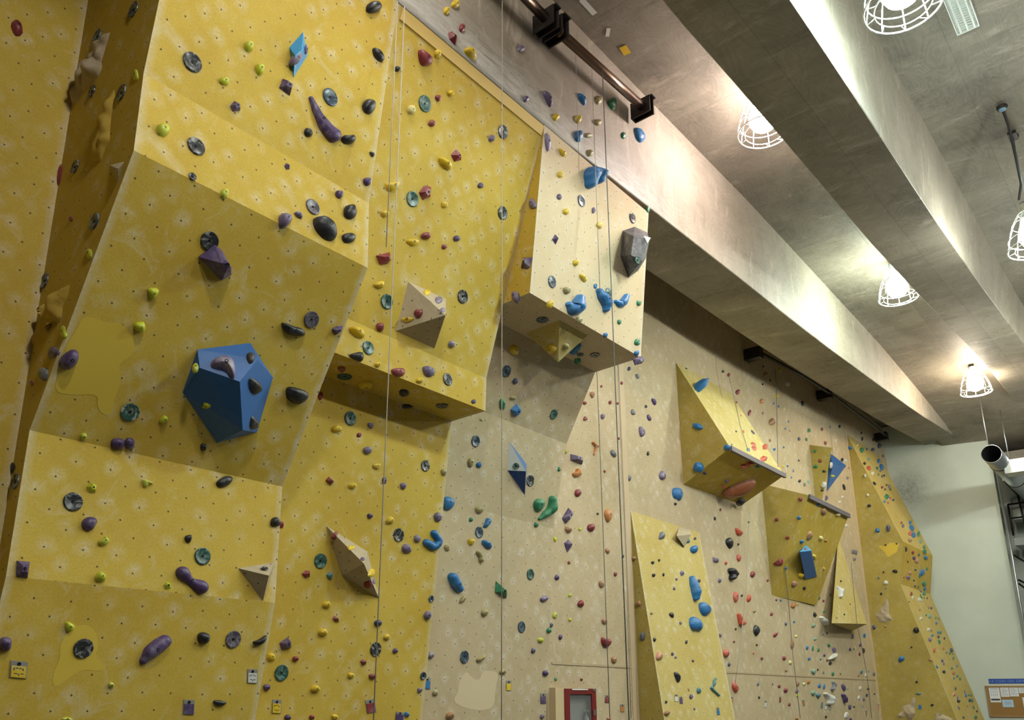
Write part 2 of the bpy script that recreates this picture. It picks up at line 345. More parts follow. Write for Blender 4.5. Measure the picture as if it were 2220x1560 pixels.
# ------------------------------------------------------------------ shell: floor, slab, beams, end walls
def struct(name, me, mat):
    return tag(put(name, me, mat), kind='structure')
M_floor = plain('grey_mats', (.085, .085, .085), .8)
M_white_wall = paint_wall('pale_green_plaster', (.62, .66, .58), (.58, .62, .54), (.66, .69, .61), chalk=0.0, pitch=40.0, stain=.2)
struct('floor', boxm('floor', (11, -1, -.1), (46, 20, .2)), M_floor)
SLAB = [(-12, 9.98), (2, 9.98), (7, 9.97), (9.1, 9.98), (12.5, 10.02), (14, 9.99), (17, 9.93), (20.3, 9.85), (24, 9.62), (27.6, 9.34), (29.8, 9.2), (34, 9.2)]
def zs(x): return float(np.interp(x, [a for a, b in SLAB], [b for a, b in SLAB]))
def strip(name, xs, sec):                         # sec(x) -> list of (y, z), swept along the hall
    vs_ = []; fs = []; n = len(sec(xs[0]))
    for x in xs: vs_ += [(x, y, z) for y, z in sec(x)]
    for i in range(len(xs)-1):
        for k in range(n): fs.append((i*n+k, i*n+(k+1) % n, (i+1)*n+(k+1) % n, (i+1)*n+k))
    fs += [tuple(range(n)), tuple(range((len(xs)-1)*n, len(xs)*n))[::-1]]
    return mesh(name, vs_, fs, mi=None)
XS = sorted(set([a for a, b in SLAB]+list(np.arange(-10, 30, 1.25))))
XS = [x for x in XS if x <= 34]
struct('ceiling', strip('ceiling', XS, lambda x: [(-9, zs(x)), (5.4, zs(x)), (5.4, zs(x)+.3), (-9, zs(x)+.3)]), M_con)
struct('ceiling_rear', boxm('ceiling_rear', (9.0, 6.8, 10.4), (42, 2.9, .3)), M_con)
B1 = [(-12, 8.05), (4.2, 8.05), (6.6, 8.05), (9.0, 8.165), (9.4, 8.18), (11.8, 8.29), (14.3, 8.375), (16.5, 8.49), (19, 8.65), (21.9, 8.84), (23.6, 8.97), (27.6, 9.36), (29.6, 9.5)]
def zb1(x): return float(np.interp(x, [a for a, b in B1], [b for a, b in B1]))
K = .945
B2 = [(-12, 8.0), (5.8, 8.03), (8.1, 8.2), (8.6, 8.22), (12.2, 8.39), (15.3, 8.66), (20.8, 9.25), (27.2, 9.55), (29.6, 9.6)]
def zb2(x): return float(np.interp(x, [a for a, b in B2], [b for a, b in B2]))
def beam(name, y0, y1, zb, top0):
    me = strip(name, [x for x in XS if x < 29.7], lambda x: [(y0, zb(x)), (y1, zb(x)), (y1, max(zb(x)+.02, zs(x)+.15)), (top0(x), max(zb(x)+.02, zs(x)+.15))])
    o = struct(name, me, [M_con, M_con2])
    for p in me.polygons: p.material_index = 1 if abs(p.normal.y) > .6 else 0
    bevel(o, .012, 1); return o
beam('ceiling_beam_wall_side', 4.9, 5.9, zb1, lambda x: 4.84)
beam('ceiling_beam_middle', 1.98, 2.925, zb2, lambda x: float(np.interp(x, [5, 9, 13, 17, 20, 30], [1.95, 1.93, 1.87, 1.83, 1.74, 1.70])))
# climbing surface behind everything (beige plywood), leaning a hair off the hall axis
PM = Plane((8.98, 6.78, 0), (8.98, 6.78, 3), (28.6, 7.08, 0))
def ym(x): return 6.78+(x-8.98)*.0153
XF = 28.0                                         # inner face of the far wall at the climbing wall
struct('wall_back', mesh('wall_back', [(8.97, ym(8.97), 0), (XF, ym(XF), 0), (XF, ym(XF), 10.2), (8.97, ym(8.97), 10.2), (8.97, 8.0, 0), (XF, 8.0, 0), (XF, 8.0, 10.2), (8.97, 8.0, 10.2)],
    [(0, 1, 2, 3), (4, 5, 6, 7), (0, 4, 7, 3), (1, 5, 6, 2), (0, 1, 5, 4), (3, 2, 6, 7)]), M_bei)
PL = Plane((0, 6.55, 7.4), (1, 6.55, 7.4), (0, 6.36, 3.0))
struct('wall_left', mesh('wall_left', [(-9, 6.24, 0), (2.3, 6.24, 0), (2.3, 6.66, 10.2), (-9, 6.66, 10.2), (-9, 6.9, 0), (2.3, 6.9, 0), (2.3, 6.9, 10.2), (-9, 6.9, 10.2)],
    [(0, 1, 2, 3), (4, 5, 6, 7), (0, 4, 7, 3), (1, 5, 6, 2), (0, 1, 5, 4), (3, 2, 6, 7)]), M_yel)
# far plaster wall, ending in a corner where the hall opens into a plant recess
FA = (XF, ym(XF)); FB = (28.5, 4.16)
PF = Plane((FA[0], FA[1], 0), (FB[0], FB[1], 0), (FA[0], FA[1], 5))
def quadwall(name, pts, thick, mat, z0, z1):
    (xa, ya), (xb, yb) = pts; t = Vector((yb-ya, xa-xb, 0)).normalized()*thick
    v = [(xa, ya, z0), (xb, yb, z0), (xb, yb, z1), (xa, ya, z1)]; v += [(a+t.x, b+t.y, c) for a, b, c in v]
    return struct(name, mesh(name, v, [(0, 1, 2, 3), (4, 5, 6, 7), (0, 4, 7, 3), (1, 5, 6, 2), (0, 1, 5, 4), (3, 2, 6, 7)]), mat)
M_stain, _nt, _b = newmat('plaster_with_boot_marks')
_g = N(_nt, 'ShaderNodeTexCoord').outputs['Object']
_s0 = PF.at((1968, 1062))
_vd = N(_nt, 'ShaderNodeVectorMath', operation='DISTANCE'); L(_nt, _g, _vd.inputs[0]); _vd.inputs[1].default_value = tuple(_s0)
_n = N(_nt, 'ShaderNodeTexNoise', i_Scale=9.0, i_Detail=9.0, i_Roughness=.85); L(_nt, _g, _n.inputs['Vector'])
_n2 = N(_nt, 'ShaderNodeTexNoise', i_Scale=1.2, i_Detail=3.0); L(_nt, _g, _n2.inputs['Vector'])
_f = math_(_nt, 'MULTIPLY', ramp(_nt, _n.outputs[0], [(.36, .45), (.62, 1.0)]), ramp(_nt, math_(_nt, 'MULTIPLY', _vd.outputs['Value'], .5), [(.0, .95), (.16, .75), (.38, .28), (.8, 0.0)]))
_base = mix(_nt, ramp(_nt, _n2.outputs[0], [(.3, 0.0), (.7, 1.0)]), (.60, .65, .565), (.55, .60, .515))
L(_nt, mix(_nt, _f, _base, (.13, .13, .11)), _b.inputs['Base Color']); _b.inputs['Roughness'].default_value = .8
quadwall('wall_right', (FA, FB), -.35, M_stain, 0, 10.2)
# plant recess beyond the corner
struct('wall_recess', mesh('wall_recess', [(32.2, 8, 0), (32.2, -6, 0), (32.2, -6, 9.3), (32.2, 8, 9.3), (32.5, 8, 0), (32.5, -6, 0), (32.5, -6, 9.3), (32.5, 8, 9.3)],
    [(0, 1, 2, 3), (4, 5, 6, 7), (0, 4, 7, 3), (1, 5, 6, 2), (0, 1, 5, 4), (3, 2, 6, 7)]), M_white_wall)
struct('ceiling_recess', boxm('ceiling_recess', (30.6, .4, 8.45), (3.6, 7.2, .9)), M_con)
# ------------------------------------------------------------------ the stepped climbing sections (prisms along the wall)
def section(name, x0, x1, prof, label, mats, cap0=None, faces_mi=None):
    prof = prof+[(prof[-1][0], 0.0), (7.3, 0.0), (7.3, prof[0][1])]
    n = len(prof); vs_ = [(x, y, z) for x in (x0, x1) for y, z in prof]
    fs = [(k, (k+1) % n, n+(k+1) % n, n+k) for k in range(n)]+[tuple(range(n)), tuple(range(n, 2*n))]
    mi = [0]*n+[cap0 or 0, 0]
    if faces_mi:
        for k, v in faces_mi.items(): mi[k] = v
    o = put(name, mesh(name, vs_, fs, mi=mi), mats)
    return tag(o, label, 'climbing wall', 'tall climbing wall sections')
XL, XR1, XR2, XR3 = 2.1, 4.24, 6.58, 8.98
Y1 = [(4.9, 8.06), (5.17, 5.93), (5.14, 5.26), (6.17, 3.42), (6.14, 2.38), (6.30, 1.36)]
Y2 = [(4.9, 8.04), (5.78, 5.08), (5.79, 4.69), (6.31, 4.68), (6.67, 1.36)]
PB = [(4.9, 8.06), (5.14, 5.95), (5.87, 5.93), (6.39, 4.99), (6.64, 3.82), (6.71, 2.82), (6.80, 1.31)]
s1 = section('climbing_wall_section', XL, XR1, Y1, 'yellow stepped overhanging wall section at far left, carrying the blue hexagonal volume', [M_yel])
s2 = section('climbing_wall_section', XR1, XR2, Y2, 'yellow wall section with boxed ledge, between the hexagon section and cream box', [M_yel])
s3 = section('climbing_wall_section', XR2, XR3, PB, 'cream box-fronted section with beige lower panels, right of the yellow sections', [M_cream, M_yel, M_bei], cap0=1,
             faces_mi={2: 2, 3: 2, 4: 2, 5: 2, 6: 2})
PLN = {'F1': yz(0, Y1, 0), 'F2': yz(0, Y1, 1), 'F3': yz(0, Y1, 2), 'F4': yz(0, Y1, 3), 'F5': yz(0, Y1, 4),
       'G1': yz(0, Y2, 0), 'G2': yz(0, Y2, 1), 'GS': yz(0, Y2, 2), 'G3': yz(0, Y2, 3),
       'BF': yz(0, PB, 0), 'BS': yz(0, PB, 1), 'H1': yz(0, PB, 2), 'H2': yz(0, PB, 3), 'H3': yz(0, PB, 4), 'H4': yz(0, PB, 5),
       'S': Plane((XL, 0, 0), (XL, 1, 0), (XL, 0, 1)), 'BL': Plane((XR2, 0, 0), (XR2, 1, 0), (XR2, 0, 1)),
       'L': PL, 'M': PM, 'FW': PF, 'CB': Plane((0, 4.9, 8.1), (1, 4.9, 8.1), (0, 4.84, 10.0))}
# Y2's lower front leans; the lit band of the box front starts at a fold, so split it
_fold = onX((1055, 820), XR2)
# cap strip along the top of the middle yellow section
a0, a1 = 4.30, 6.56
def g1(z): return 4.9+(8.04-z)*(5.78-4.9)/(8.04-5.08)
st = put('trim_1', mesh('trim_1', [(x, g1(z)-d, z) for x in (a0, a1) for z, d in ((8.03, .014), (7.91, .014), (7.91, -.02), (8.03, -.02))],
    [(0, 1, 5, 4), (1, 2, 6, 5), (2, 3, 7, 6), (3, 0, 4, 7), (0, 1, 2, 3), (4, 5, 6, 7)]), plain('trim_yellow', (.66, .46, .13), .6)); tag(st, kind='structure')
# ------------------------------------------------------------------ wall-mounted wedges on the beige wall
def wedge(name, pts, label, mats, pick=None, group='big wedge volumes on the beige wall'):
    me = hull(name, pts); o = put(name, me, mats)
    if pick:
        for p in me.polygons: p.material_index = pick(p)
    return tag(o, label, 'climbing volume', group)
def back(p, d=.01): return np.array(p)+np.array([0, d, 0])
# V: prism
A = PM.at((1465, 785)); TR = PM.at((1583, 851)); BL_ = PM.at((1482, 1050)); BR_ = PM.at((1609, 1094))
FL = onX((1583, 970), A[0]); _z = FL[2]; FR = onY((1700, 1022), FL[1]); FR = np.array([FR[0], FL[1], FL[2]])
BL_ = np.array([A[0], BL_[1], BL_[2]])
v_prism = wedge('prism_volume', [A, TR, BL_, BR_, FL, FR, back(A), back(TR), back(BL_), back(BR_)],
    'large pale yellow prism volume jutting from the beige wall under the beam', [M_pale, M_yel_shade, M_yel], lambda p: 1 if abs(p.normal.x) > .8 else (2 if p.normal.z < -.2 else 0))
put('edge_strip', boxm('edge', ((FL+FR)/2+np.array([0, -.01, -.015])), (FR[0]-FL[0], .05, .09)), plain('edge_dark', (.09, .075, .085), .5), v_prism)
PLN['VL'] = Plane(A, FL, BL_); PLN['VT'] = Plane(A, FL, FR); PLN['VB'] = Plane(BL_, FL, FR)
# W2: leaning slab
A = PM.at((1367, 1107)); TR = PM.at((1511, 1148)); B0 = onX((1440, 1560), A[0]); B0 = B0+(B0-A)*.62
dx = TR[0]-A[0]
M_slab = paint_wall('paint_slab_yellow', (.60, .48, .165), (.54, .40, .10), (.66, .61, .42), chalk=1.15, edges=(A[0], A[0]+dx))
w_slab = wedge('leaning_panel', [A, A+[dx, 0, 0], B0, B0+[dx*1.02, 0, 0], back((A[0], ym(A[0]), B0[2])), back((A[0]+dx, ym(A[0]), B0[2])), back(A), back(A+[dx, 0, 0])],
    'tall leaning yellow slab volume rising from below on the beige wall', [M_slab, M_yel_shade], lambda p: 1 if abs(p.normal.x) > .8 else 0)
PLN['WF'] = Plane(A, A+[1, 0, 0], B0); PLN['WL'] = Plane(A, B0, A+[0, .5, 0])
# W3: overhanging wedge
A = PM.at((1651, 1048)); Bm = PM.at((1675, 1290)); Bm[0] = A[0]
Ft = onX((1753, 1073), A[0]); wd = onY((1840, 1113), Ft[1])[0]-A[0]
Fr = Ft+[wd, 0, 0]; Br = PM.at((1766, 1310)); Br = np.array([Br[0], Bm[1], Bm[2]])
Tr = np.array([Fr[0], A[1], A[2]])
w3 = wedge('overhang_wedge', [A, Tr, Ft, Fr, Bm, Br, back(A), back(Bm), back(Tr), back(Br)],
    'overhanging yellow wedge volume with dark top edge, carrying the blue box', [M_yel, M_yel_shade], lambda p: 1 if abs(p.normal.x) > .7 else 0)
put('edge_strip', boxm('edge', (Ft+Fr)/2+np.array([0, -.012, -.03]), (wd, .04, .10)), plain('edge_dark_2', (.09, .075, .085), .5), w3)
_d = (Fr-Ft)
PLN['W3L'] = Plane(A, Ft, Bm); PLN['W3F'] = Plane(Ft, Fr, Bm)
# W4: small inverted wedge with the blue triangle on its front
A = PM.at((1755, 964)); Ft = onX((1804, 970), A[0]); Bm = PM.at((1772, 1130)); Bm[0] = A[0]
w4 = wedge('inverted_wedge', [A, Ft, Bm, A+[.8, .012, 0], Ft+[.06, .03, 0], back(A), back(Bm), back(A+[.8, .012, 0])],
    'narrow olive yellow wedge volume above the overhanging wedge, beside the blue triangle', [M_yel, M_yel_shade], lambda p: 1 if abs(p.normal.x) > .7 else 0)
PLN['W4L'] = Plane(A, Ft, Bm)
# W5: long pyramid
A = PM.at((1818, 1165)); Bk = PM.at((1847, 1367)); q1 = PM.at((1803, 1350), .34); q2 = PM.at((1880, 1352), .40)
w5 = wedge('long_pyramid', [A, Bk, q1, q2, back(A), back(Bk)], 'long pale yellow pyramid volume pointing up, with flat bottom edge', [M_pale])
PLN['W5F'] = Plane(A, q1, q2)
# T: the tall tower at the end of the wall
A = PM.at((1835, 940)); xa = A[0]
r1 = onX((1958, 1173), xa); r2 = onX((1952, 1265), xa); r3 = onX((2075, 1560), xa); r3 = r3+(r3-r2)*.5
xe = (onY((2015.6, 1195.6), r1[1])[0]+onY((2022, 1287), r2[1])[0])/2
prof = [A, r1, r2, r3]
pts = [(x, p[1], p[2]) for x in (xa, xe) for p in prof+[np.array([xa, ym(xa)+.01, r3[2]]), np.array([xa, ym(xa)+.01, A[2]])]]
fs = [(k, (k+1) % 6, 6+(k+1) % 6, 6+k) for k in range(6)]+[tuple(range(6)), tuple(range(6, 12))]
M_tow = paint_wall('paint_tower_yellow', (.58, .45, .13), (.52, .38, .08), (.64, .57, .36), chalk=.9, edges=(xa,))
tow = put('climbing_tower', mesh('climbing_tower', pts, fs, mi=[1, 0, 1, 0, 0, 0, 2, 0]), [M_yel, M_tow, M_yel_shade])
tag(tow, 'tall yellow overhanging tower section at the far end, against the plaster wall', 'climbing wall')
PLN['TL'] = Plane(A, r1, r2); PLN['TU'] = Plane(A, r1, A+[1, 0, 0]); PLN['TM'] = Plane(r1, r2, r1+[1, 0, 0]); PLN['TB'] = Plane(r2, r3, r2+[1, 0, 0])
for x_, nm in ((PM.at((1378, 1560))[0], 'trim_2'), (PM.at((1836, 960))[0], 'trim_3'), (PM.at((1921, 1010))[0], 'trim_4')):
    tag(bevel(put(nm, boxm(nm, (x_, ym(x_)-.004, 4.6), (.15, .02, 9.2)), plain('pine_batten_'+nm[-1], (.54, .415, .26), .65)), .006), kind='structure')
# horizontal and vertical board joints on the beige wall
M_joint = plain('joint_brown', (.45, .35, .21), .8)  # board joint drawn as a slightly darker brown strip
_jz = PM.at((1300, 1442))[2]
tag(put('trim_5', boxm('trim_5', ((XR3+XF)/2, ym((XR3+XF)/2)-.003, _jz), (XF-XR3-.2, .012, .03), Matrix.Rotation(math.atan(.0153), 3, 'Z')), M_joint), kind='structure')
# ------------------------------------------------------------------ bolt-on volumes (faceted boxes of plywood)
def vol(name, f, base, top, label, mat, cat='climbing volume', pick=None, mats=None, smooth=0.006, group=None):
    P = PLN[f]; pts = [P.at(p, 0) for p in base]+[P.at(p, -.004) for p in base]+[P.at((x, y), h) for x, y, h in top]
    c = np.mean([P.at(p) for p in base], axis=0)
    o = put(name, hull(name, [p-c for p in pts]), mats or mat, loc=tuple(c))
    if pick:
        for p in o.data.polygons: p.material_index = pick(p)
    if smooth: bevel(o, smooth, 2)
    return tag(o, label, cat, group)
M_blue = hold_mat('volume_blue', (.014, .115, .37), .45, .08); M_dblue = hold_mat('volume_dark_blue', (.012, .06, .27), .45, .1)
M_cyan = hold_mat('volume_sky_blue', (.03, .30, .62), .45, .2); M_wv = hold_mat('volume_white', (.62, .64, .62), .5, .1); M_kv = hold_mat('volume_charcoal', (.055, .05, .06), .55, .5)
blue_hex = vol('hexagonal_volume', 'F3', [(428, 757), (543, 743), (592, 818), (557, 937), (470, 960), (396, 850)],
    [(433, 797, .13), (520, 827, .27), (558, 778, .15), (526, 932, .20), (548, 778, .14)], 'big blue hexagonal volume with holds on it, on the yellow overhang', M_blue, smooth=.012)
PLN['X1'] = Plane(PLN['F3'].at((428, 757)), PLN['F3'].at((543, 743)), PLN['F3'].at((520, 827), .27))
PLN['X2'] = Plane(PLN['F3'].at((396, 850)), PLN['F3'].at((470, 960)), PLN['F3'].at((520, 827), .27))
PLN['X3'] = Plane(PLN['F3'].at((592, 818)), PLN['F3'].at((557, 937)), PLN['F3'].at((520, 827), .27))
bd = vol('diamond_volume', 'F1', [(657, 69), (667, 120), (636, 169), (627, 103)], [(655, 106, .10), (640, 120, .09)], 'slim blue diamond volume high on the left yellow section', M_cyan)
PLN['X4'] = Plane(PLN['F1'].at((627, 103), .05), PLN['F1'].at((667, 120), .05), PLN['F1'].at((636, 169), .02))
vol('pyramid_volume', 'G1', [(885, 610), (967, 648), (942, 755), (858, 717)], [(966, 683, .34)], 'bare plywood pyramid volume on the middle yellow section, above the boxed ledge', M_ply)
_g = PLN['G1']; PLN['Q1'] = Plane(_g.at((885, 610)), _g.at((858, 717)), _g.at((966, 683), .34)); PLN['Q2'] = Plane(_g.at((885, 610)), _g.at((967, 648)), _g.at((966, 683), .34))
vol('diamond_pyramid_volume', 'G3', [(707, 1139), (797, 1195), (822, 1297), (741, 1247)], [(789, 1221, .30)], 'long bare plywood diamond volume on the lower middle yellow panel', M_ply)
_g = PLN['G3']; PLN['Q3'] = Plane(_g.at((707, 1139)), _g.at((741, 1247)), _g.at((789, 1221), .30)); PLN['Q4'] = Plane(_g.at((707, 1139)), _g.at((797, 1195)), _g.at((789, 1221), .30))
PLN['Q5'] = Plane(_g.at((741, 1247)), _g.at((822, 1297)), _g.at((789, 1221), .30)); PLN['Q6'] = Plane(_g.at((797, 1195)), _g.at((822, 1297)), _g.at((789, 1221), .30))
vol('triangle_volume', 'F4', [(516, 1231), (596, 1218), (570, 1303)], [(583, 1247, .17)], 'bare plywood triangle volume with a grey dish, on the left yellow section', M_ply)
_g = PLN['F4']; PLN['Q7'] = Plane(_g.at((516, 1231)), _g.at((596, 1218)), _g.at((583, 1247), .17))
vol('triangle_volume', 'S', [(237, 358), (269, 350), (255, 396)], [(256, 366, .05)], 'small bare triangle volume by the corner edge of the left yellow side', M_ply)
vol('triangle_volume', 'WF', [(1468, 1155), (1497, 1153), (1483, 1186), (1472, 1142), (1496, 1146)], [(1467, 1161, .10), (1498, 1158, .10), (1483, 1184, .03)], 'small tan triangle volume near the top of the leaning slab', M_ply)
vol('hanging_pyramid', 'BS', [(1140, 722), (1213, 693), (1274, 727), (1200, 762)], [(1210, 785, .34)], 'yellow pyramid volume hanging from the underside of the cream box', M_pale)
_g = PLN['BS']; PLN['Q8'] = Plane(_g.at((1213, 693)), _g.at((1274, 727)), _g.at((1210, 785), .34)); PLN['Q9'] = Plane(_g.at((1140, 722)), _g.at((1213, 693)), _g.at((1210, 785), .34))
dv = vol('kite_volume', 'H2', [(1103, 955), (1142, 1006), (1138, 1073), (1100, 1019)], [(1140, 1021, .16)], 'white and blue kite-shaped volume on the beige panel below the box', None, mats=[M_wv, M_blue, M_dblue], smooth=0)
for p in dv.data.polygons:
    q = np.array(p.center)
    p.material_index = 2 if p.normal.z < -.45 else (0 if p.normal.x < -.25 else 1)
_k = PLN['H2']; PLN['X8'] = Plane(_k.at((1103, 955)), _k.at((1100, 1019)), _k.at((1140, 1021), .16))
kv = vol('gem_volume', 'BF', [(1350, 500), (1376, 491), (1402, 503), (1400, 560), (1384, 586), (1362, 602), (1345, 555)], [(1374, 512, .30), (1408, 518, .34), (1391, 566, .30), (1368, 552, .30), (1378, 582, .2)],
    'big charcoal gem volume at the right edge of the cream box', M_kv)
_g = PLN['BF']; PLN['X5'] = Plane(_g.at((1374, 512), .32), _g.at((1408, 518), .36), _g.at((1391, 566), .32))
_p = PLN['X5']; tri = [_p.at(p, .006)-np.array(kv.location) for p in ((1396, 511), (1411, 515), (1404, 527))]
put('white_sticker', mesh('sticker', tri+[t-_p.n*.004 for t in tri], [(0, 1, 2), (3, 4, 5), (0, 1, 4, 3), (1, 2, 5, 4), (2, 0, 3, 5)]), M_white, kv)
bx = vol('box_volume', 'W3F', [(1747, 1181), (1759, 1192), (1771, 1250), (1747, 1256), (1734, 1196)], [(1734, 1196, .22), (1758, 1193, .22), (1771, 1249, .03), (1746, 1255, .03)],
    'tall blue box volume with pointed pale top, on the overhanging wedge', None, mats=[M_blue, M_cyan])
for p in bx.data.polygons: p.material_index = 1 if p.normal.z > .25 else 0
PLN['X6'] = Plane(PLN['W3F'].at((1747, 1181)), PLN['W3F'].at((1734, 1196), .22), PLN['W3F'].at((1758, 1193), .22))
bt = vol('triangle_volume', 'M', [(1799, 981), (1835, 1009), (1792, 1066)], [(1806, 1008, .14)], 'bright blue triangle volume beside the narrow olive wedge', M_blue)
PLN['X7'] = Plane(PLN['M'].at((1806, 1008), .14), PLN['M'].at((1835, 1009)), PLN['M'].at((1792, 1066)))
# ------------------------------------------------------------------ clean repaint patches (paint with an outline of its own)
def patch(f, pts, mat, parent, h=.0015):
    for _ in (0, 1): pts = [tuple(np.array(pts[k])*(1-w2)+np.array(pts[(k+1) % len(pts)])*w2) for k in range(len(pts)) for w2 in (.25, .75)]
    P = PLN[f]; v = [P.at(p, h) for p in pts]; n = len(v)
    put('paint_patch', mesh('patch', v+[q-P.n*.004 for q in v], [tuple(range(n))]+[(k, (k+1) % n, n+(k+1) % n, n+k) for k in range(n)]), mat, parent)
def crop(x0, y0, s, txt): return [(x0+float(a.split(',')[0])/s, y0+float(a.split(',')[1])/s) for a in txt.split()]
M_py = plain('fresh_yellow', (.61, .432, .045), .65); M_pb = plain('fresh_cream', (.635, .515, .325), .65)
patch('F3', crop(0, 500, 3, '540,545 700,600 800,600 870,700 880,790 760,870 800,960 740,1090 740,1180 680,1205 630,1150 640,1060 480,1070 350,1050 380,920 430,740 500,640'), M_py, s1)
patch('F5', crop(0, 1020, 2.89, '450,980 540,960 600,1000 620,1100 590,1160 660,1220 640,1260 520,1240 440,1290 330,1370 330,1260 380,1180 370,1090'), M_py, s1)
patch('H4', crop(540, 1020, 2.89, '1360,1250 1390,1290 1440,1320 1460,1260 1490,1250 1570,1260 1540,1370 1540,1480 1440,1505 1330,1480 1275,1440 1310,1390 1310,1330'), M_pb, s3)
patch('TL', crop(1840, 1130, 7.09, '450,370 560,375 640,320 740,335 790,340 755,390 750,460 680,500 600,555 570,480 500,420'), M_py, tow)
# ------------------------------------------------------------------ anchor pipe on the near beam, and the one in the dark gap
yb_ = 4.62
pA = onY((1217, 74), yb_); pB = onY((1398, 236), yb_)
_z = (pA[2]+pB[2])/2
t = empty('anchor_pipe', (pA[0], yb_, pA[2]), 'bronze rope anchor pipe held by two brackets on the near beam', 'pipe')
put('pipe', tubem('pipe', [(-.05, 0, 0), (pB[0]-pA[0], 0, pB[2]-pA[2])], .062, 16), M_pipe, t)
def bracket(parent, x, dz, w_=.12):
    m = [boxm('b', (x, .03, dz), (.02, .30, .25)), boxm('b', (x-w_, .03, dz), (.02, .30, .25)), boxm('b', (x-w_/2, .17, dz), (w_, .02, .25)), boxm('b', (x-w_/2, -.05, dz+.115), (w_, .22, .02))]
    put('bracket', merge('bracket', m), M_steel, parent)
bracket(t, -.02, 0); bracket(t, pB[0]-pA[0]+.03, pB[2]-pA[2], .10)
pC = onY((1140, -8), yb_); pD = onY((1182, 32), yb_)
t2 = empty('anchor_pipe', tuple(pC), 'end of a second bronze anchor pipe cut by the top edge', 'pipe')
put('pipe', tubem('pipe', [(-1.2, 0, 0), (pD[0]-pC[0], 0, pA[2]-pC[2])], .062, 16), M_pipe, t2)
bracket(t2, pD[0]-pC[0]+.10, pA[2]-pC[2], .10)
q = [PM.at(p, .35) for p in ((1648, 764), (1736, 812), (1800, 853), (1888, 918), (1922, 945))]
t3 = empty('anchor_pipe', tuple(q[0]), 'dark anchor pipe in the black gap above the beige wall', 'pipe')
put('pipe', tubem('pipe', [a-q[0] for a in q], .04, 10), M_steel, t3)
for p in (q[0], q[2], q[4]): put('bracket', boxm('br', p-q[0]+np.array([0, .15, 0]), (.22, .36, .26)), M_steel, t3)
# ------------------------------------------------------------------ ropes
def rope(pts, label, r=.0045, mat=None):
    c = np.array(pts[0]); o = put('climbing_rope', tubem('rope', [np.array(p)-c for p in pts], r, 6), mat or M_rope, loc=tuple(c))
    return tag(o, label, 'rope', 'top ropes hanging down the walls')
def plumb(p, y, ybot, label, **k):
    a = onY(p, y); b = a.copy(); b[2] = ybot; return rope([a, b], label, **k)
plumb((862, 4), 4.80, 5.3, 'left rope of the pair crossing the upper middle yellow section')
plumb((877, 14), 4.80, 0.0, 'long rope hanging down the middle yellow section to the picture bottom', r=.005)
plumb((1089, 2), 4.68, 0.0, 'rope hanging along the right edge of the middle yellow section')
plumb((1306, 152), yb_-.05, 0.0, 'main rope from the bronze pipe down past the cream box', r=.006, mat=M_ropd)
plumb((1248, 120), yb_, 7.4, 'thin short cord below the middle of the bronze pipe', r=.004)
plumb((1283, 148), yb_, 6.0, 'thin cord on the left of the rope over the cream box', r=.004)
rope([PM.at((1294, 806), .12), PM.at((1302, 1010), .1), PM.at((1310, 1220), .1), PM.at((1322, 1556), .1)], 'dark rope hanging behind the cream box on the beige wall', .006, M_ropd)
rope([PM.at((1339, 790), .1), PM.at((1348, 1010), .1), PM.at((1358, 1230), .1), PM.at((1368, 1556), .1)], 'thin rope beside the dark rope right of the cream box', .006)
rope([PM.at((1681, 800), .25), PM.at((1684, 880), .2), PM.at((1686, 1000), .15), PM.at((1687, 1030), .15)], 'rope dropping from the dark gap behind the prism volume', .006, M_ropd)
rope([PLN['W3F'].at((1702, 1232), .02), PLN['W3F'].at((1709, 1300), .02), PM.at((1719, 1420), .08), PM.at((1735, 1556), .06)], 'rope trailing from the overhanging wedge down the beige wall', .006, M_ropd)
rope([PM.at((1580, 815), .10), PLN['VT'].at((1594, 870), .02), PLN['VT'].at((1606, 925), .02), PLN['VT'].at((1622, 975), .02)], 'thin rope lying down the sloped top of the prism volume', .006)
rope([PM.at((1550, 745), .1), PM.at((1553, 800), .08), PLN['VT'].at((1564, 858), .02)], 'thin cord with a clip ending on the prism volume', .005)
rope([PM.at((1625, 1110), .1), PM.at((1618, 1270), .1), PM.at((1606, 1390), .1), PM.at((1594, 1480), .12)], 'slack rope running down between leaning slab and overhanging wedge', .006)
rope([PM.at((1790, 880), .2), PM.at((1800, 930), .15), PM.at((1806, 985), .15)], 'rope pair dropping behind the blue triangle volume', .006)
rope([PLN['W5F'].at((1845, 1220), .03), PLN['W5F'].at((1858, 1350), .03), PM.at((1878, 1450), .1), PM.at((1890, 1556), .06)], 'rope hanging over the long pyramid volume', .006, M_ropd)
# ------------------------------------------------------------------ louvred ceiling light
c = onZ((2098, 24), 9.90); P4 = [onZ(p, 9.90) for p in ((2075, 76), (2123, 52), (2040, 0), (2104, 0))]
fw = abs(P4[0][1]-P4[1][1])*.95; fx1 = (P4[0][0]+P4[1][0])/2; fyc = (P4[0][1]+P4[1][1])/2
t = empty('louvre_light', (fx1-.62, fyc, 9.93), 'unlit white louvred strip fixture on the slab by the large lamp', 'ceiling light')
put('housing', merge('h', [boxm('h', (0, 0, .04), (1.24, fw, .02)), boxm('h', (0, fw/2, 0), (1.24, .012, .10)), boxm('h', (0, -fw/2, 0), (1.24, .012, .10)), boxm('h', (.62, 0, 0), (.012, fw, .10)), boxm('h', (-.62, 0, 0), (.012, fw, .10))]), M_white, t)
for k in range(26): put('louvre_blade', boxm('l', (-.60+k*.048, 0, -.025), (.004, fw-.02, .05)), M_white, t)
for k in (-1, 1): put('tube_lamp', tubem('t', [(-.58, k*fw*.2, .01), (.58, k*fw*.2, .01)], .014, 8), M_white, t)
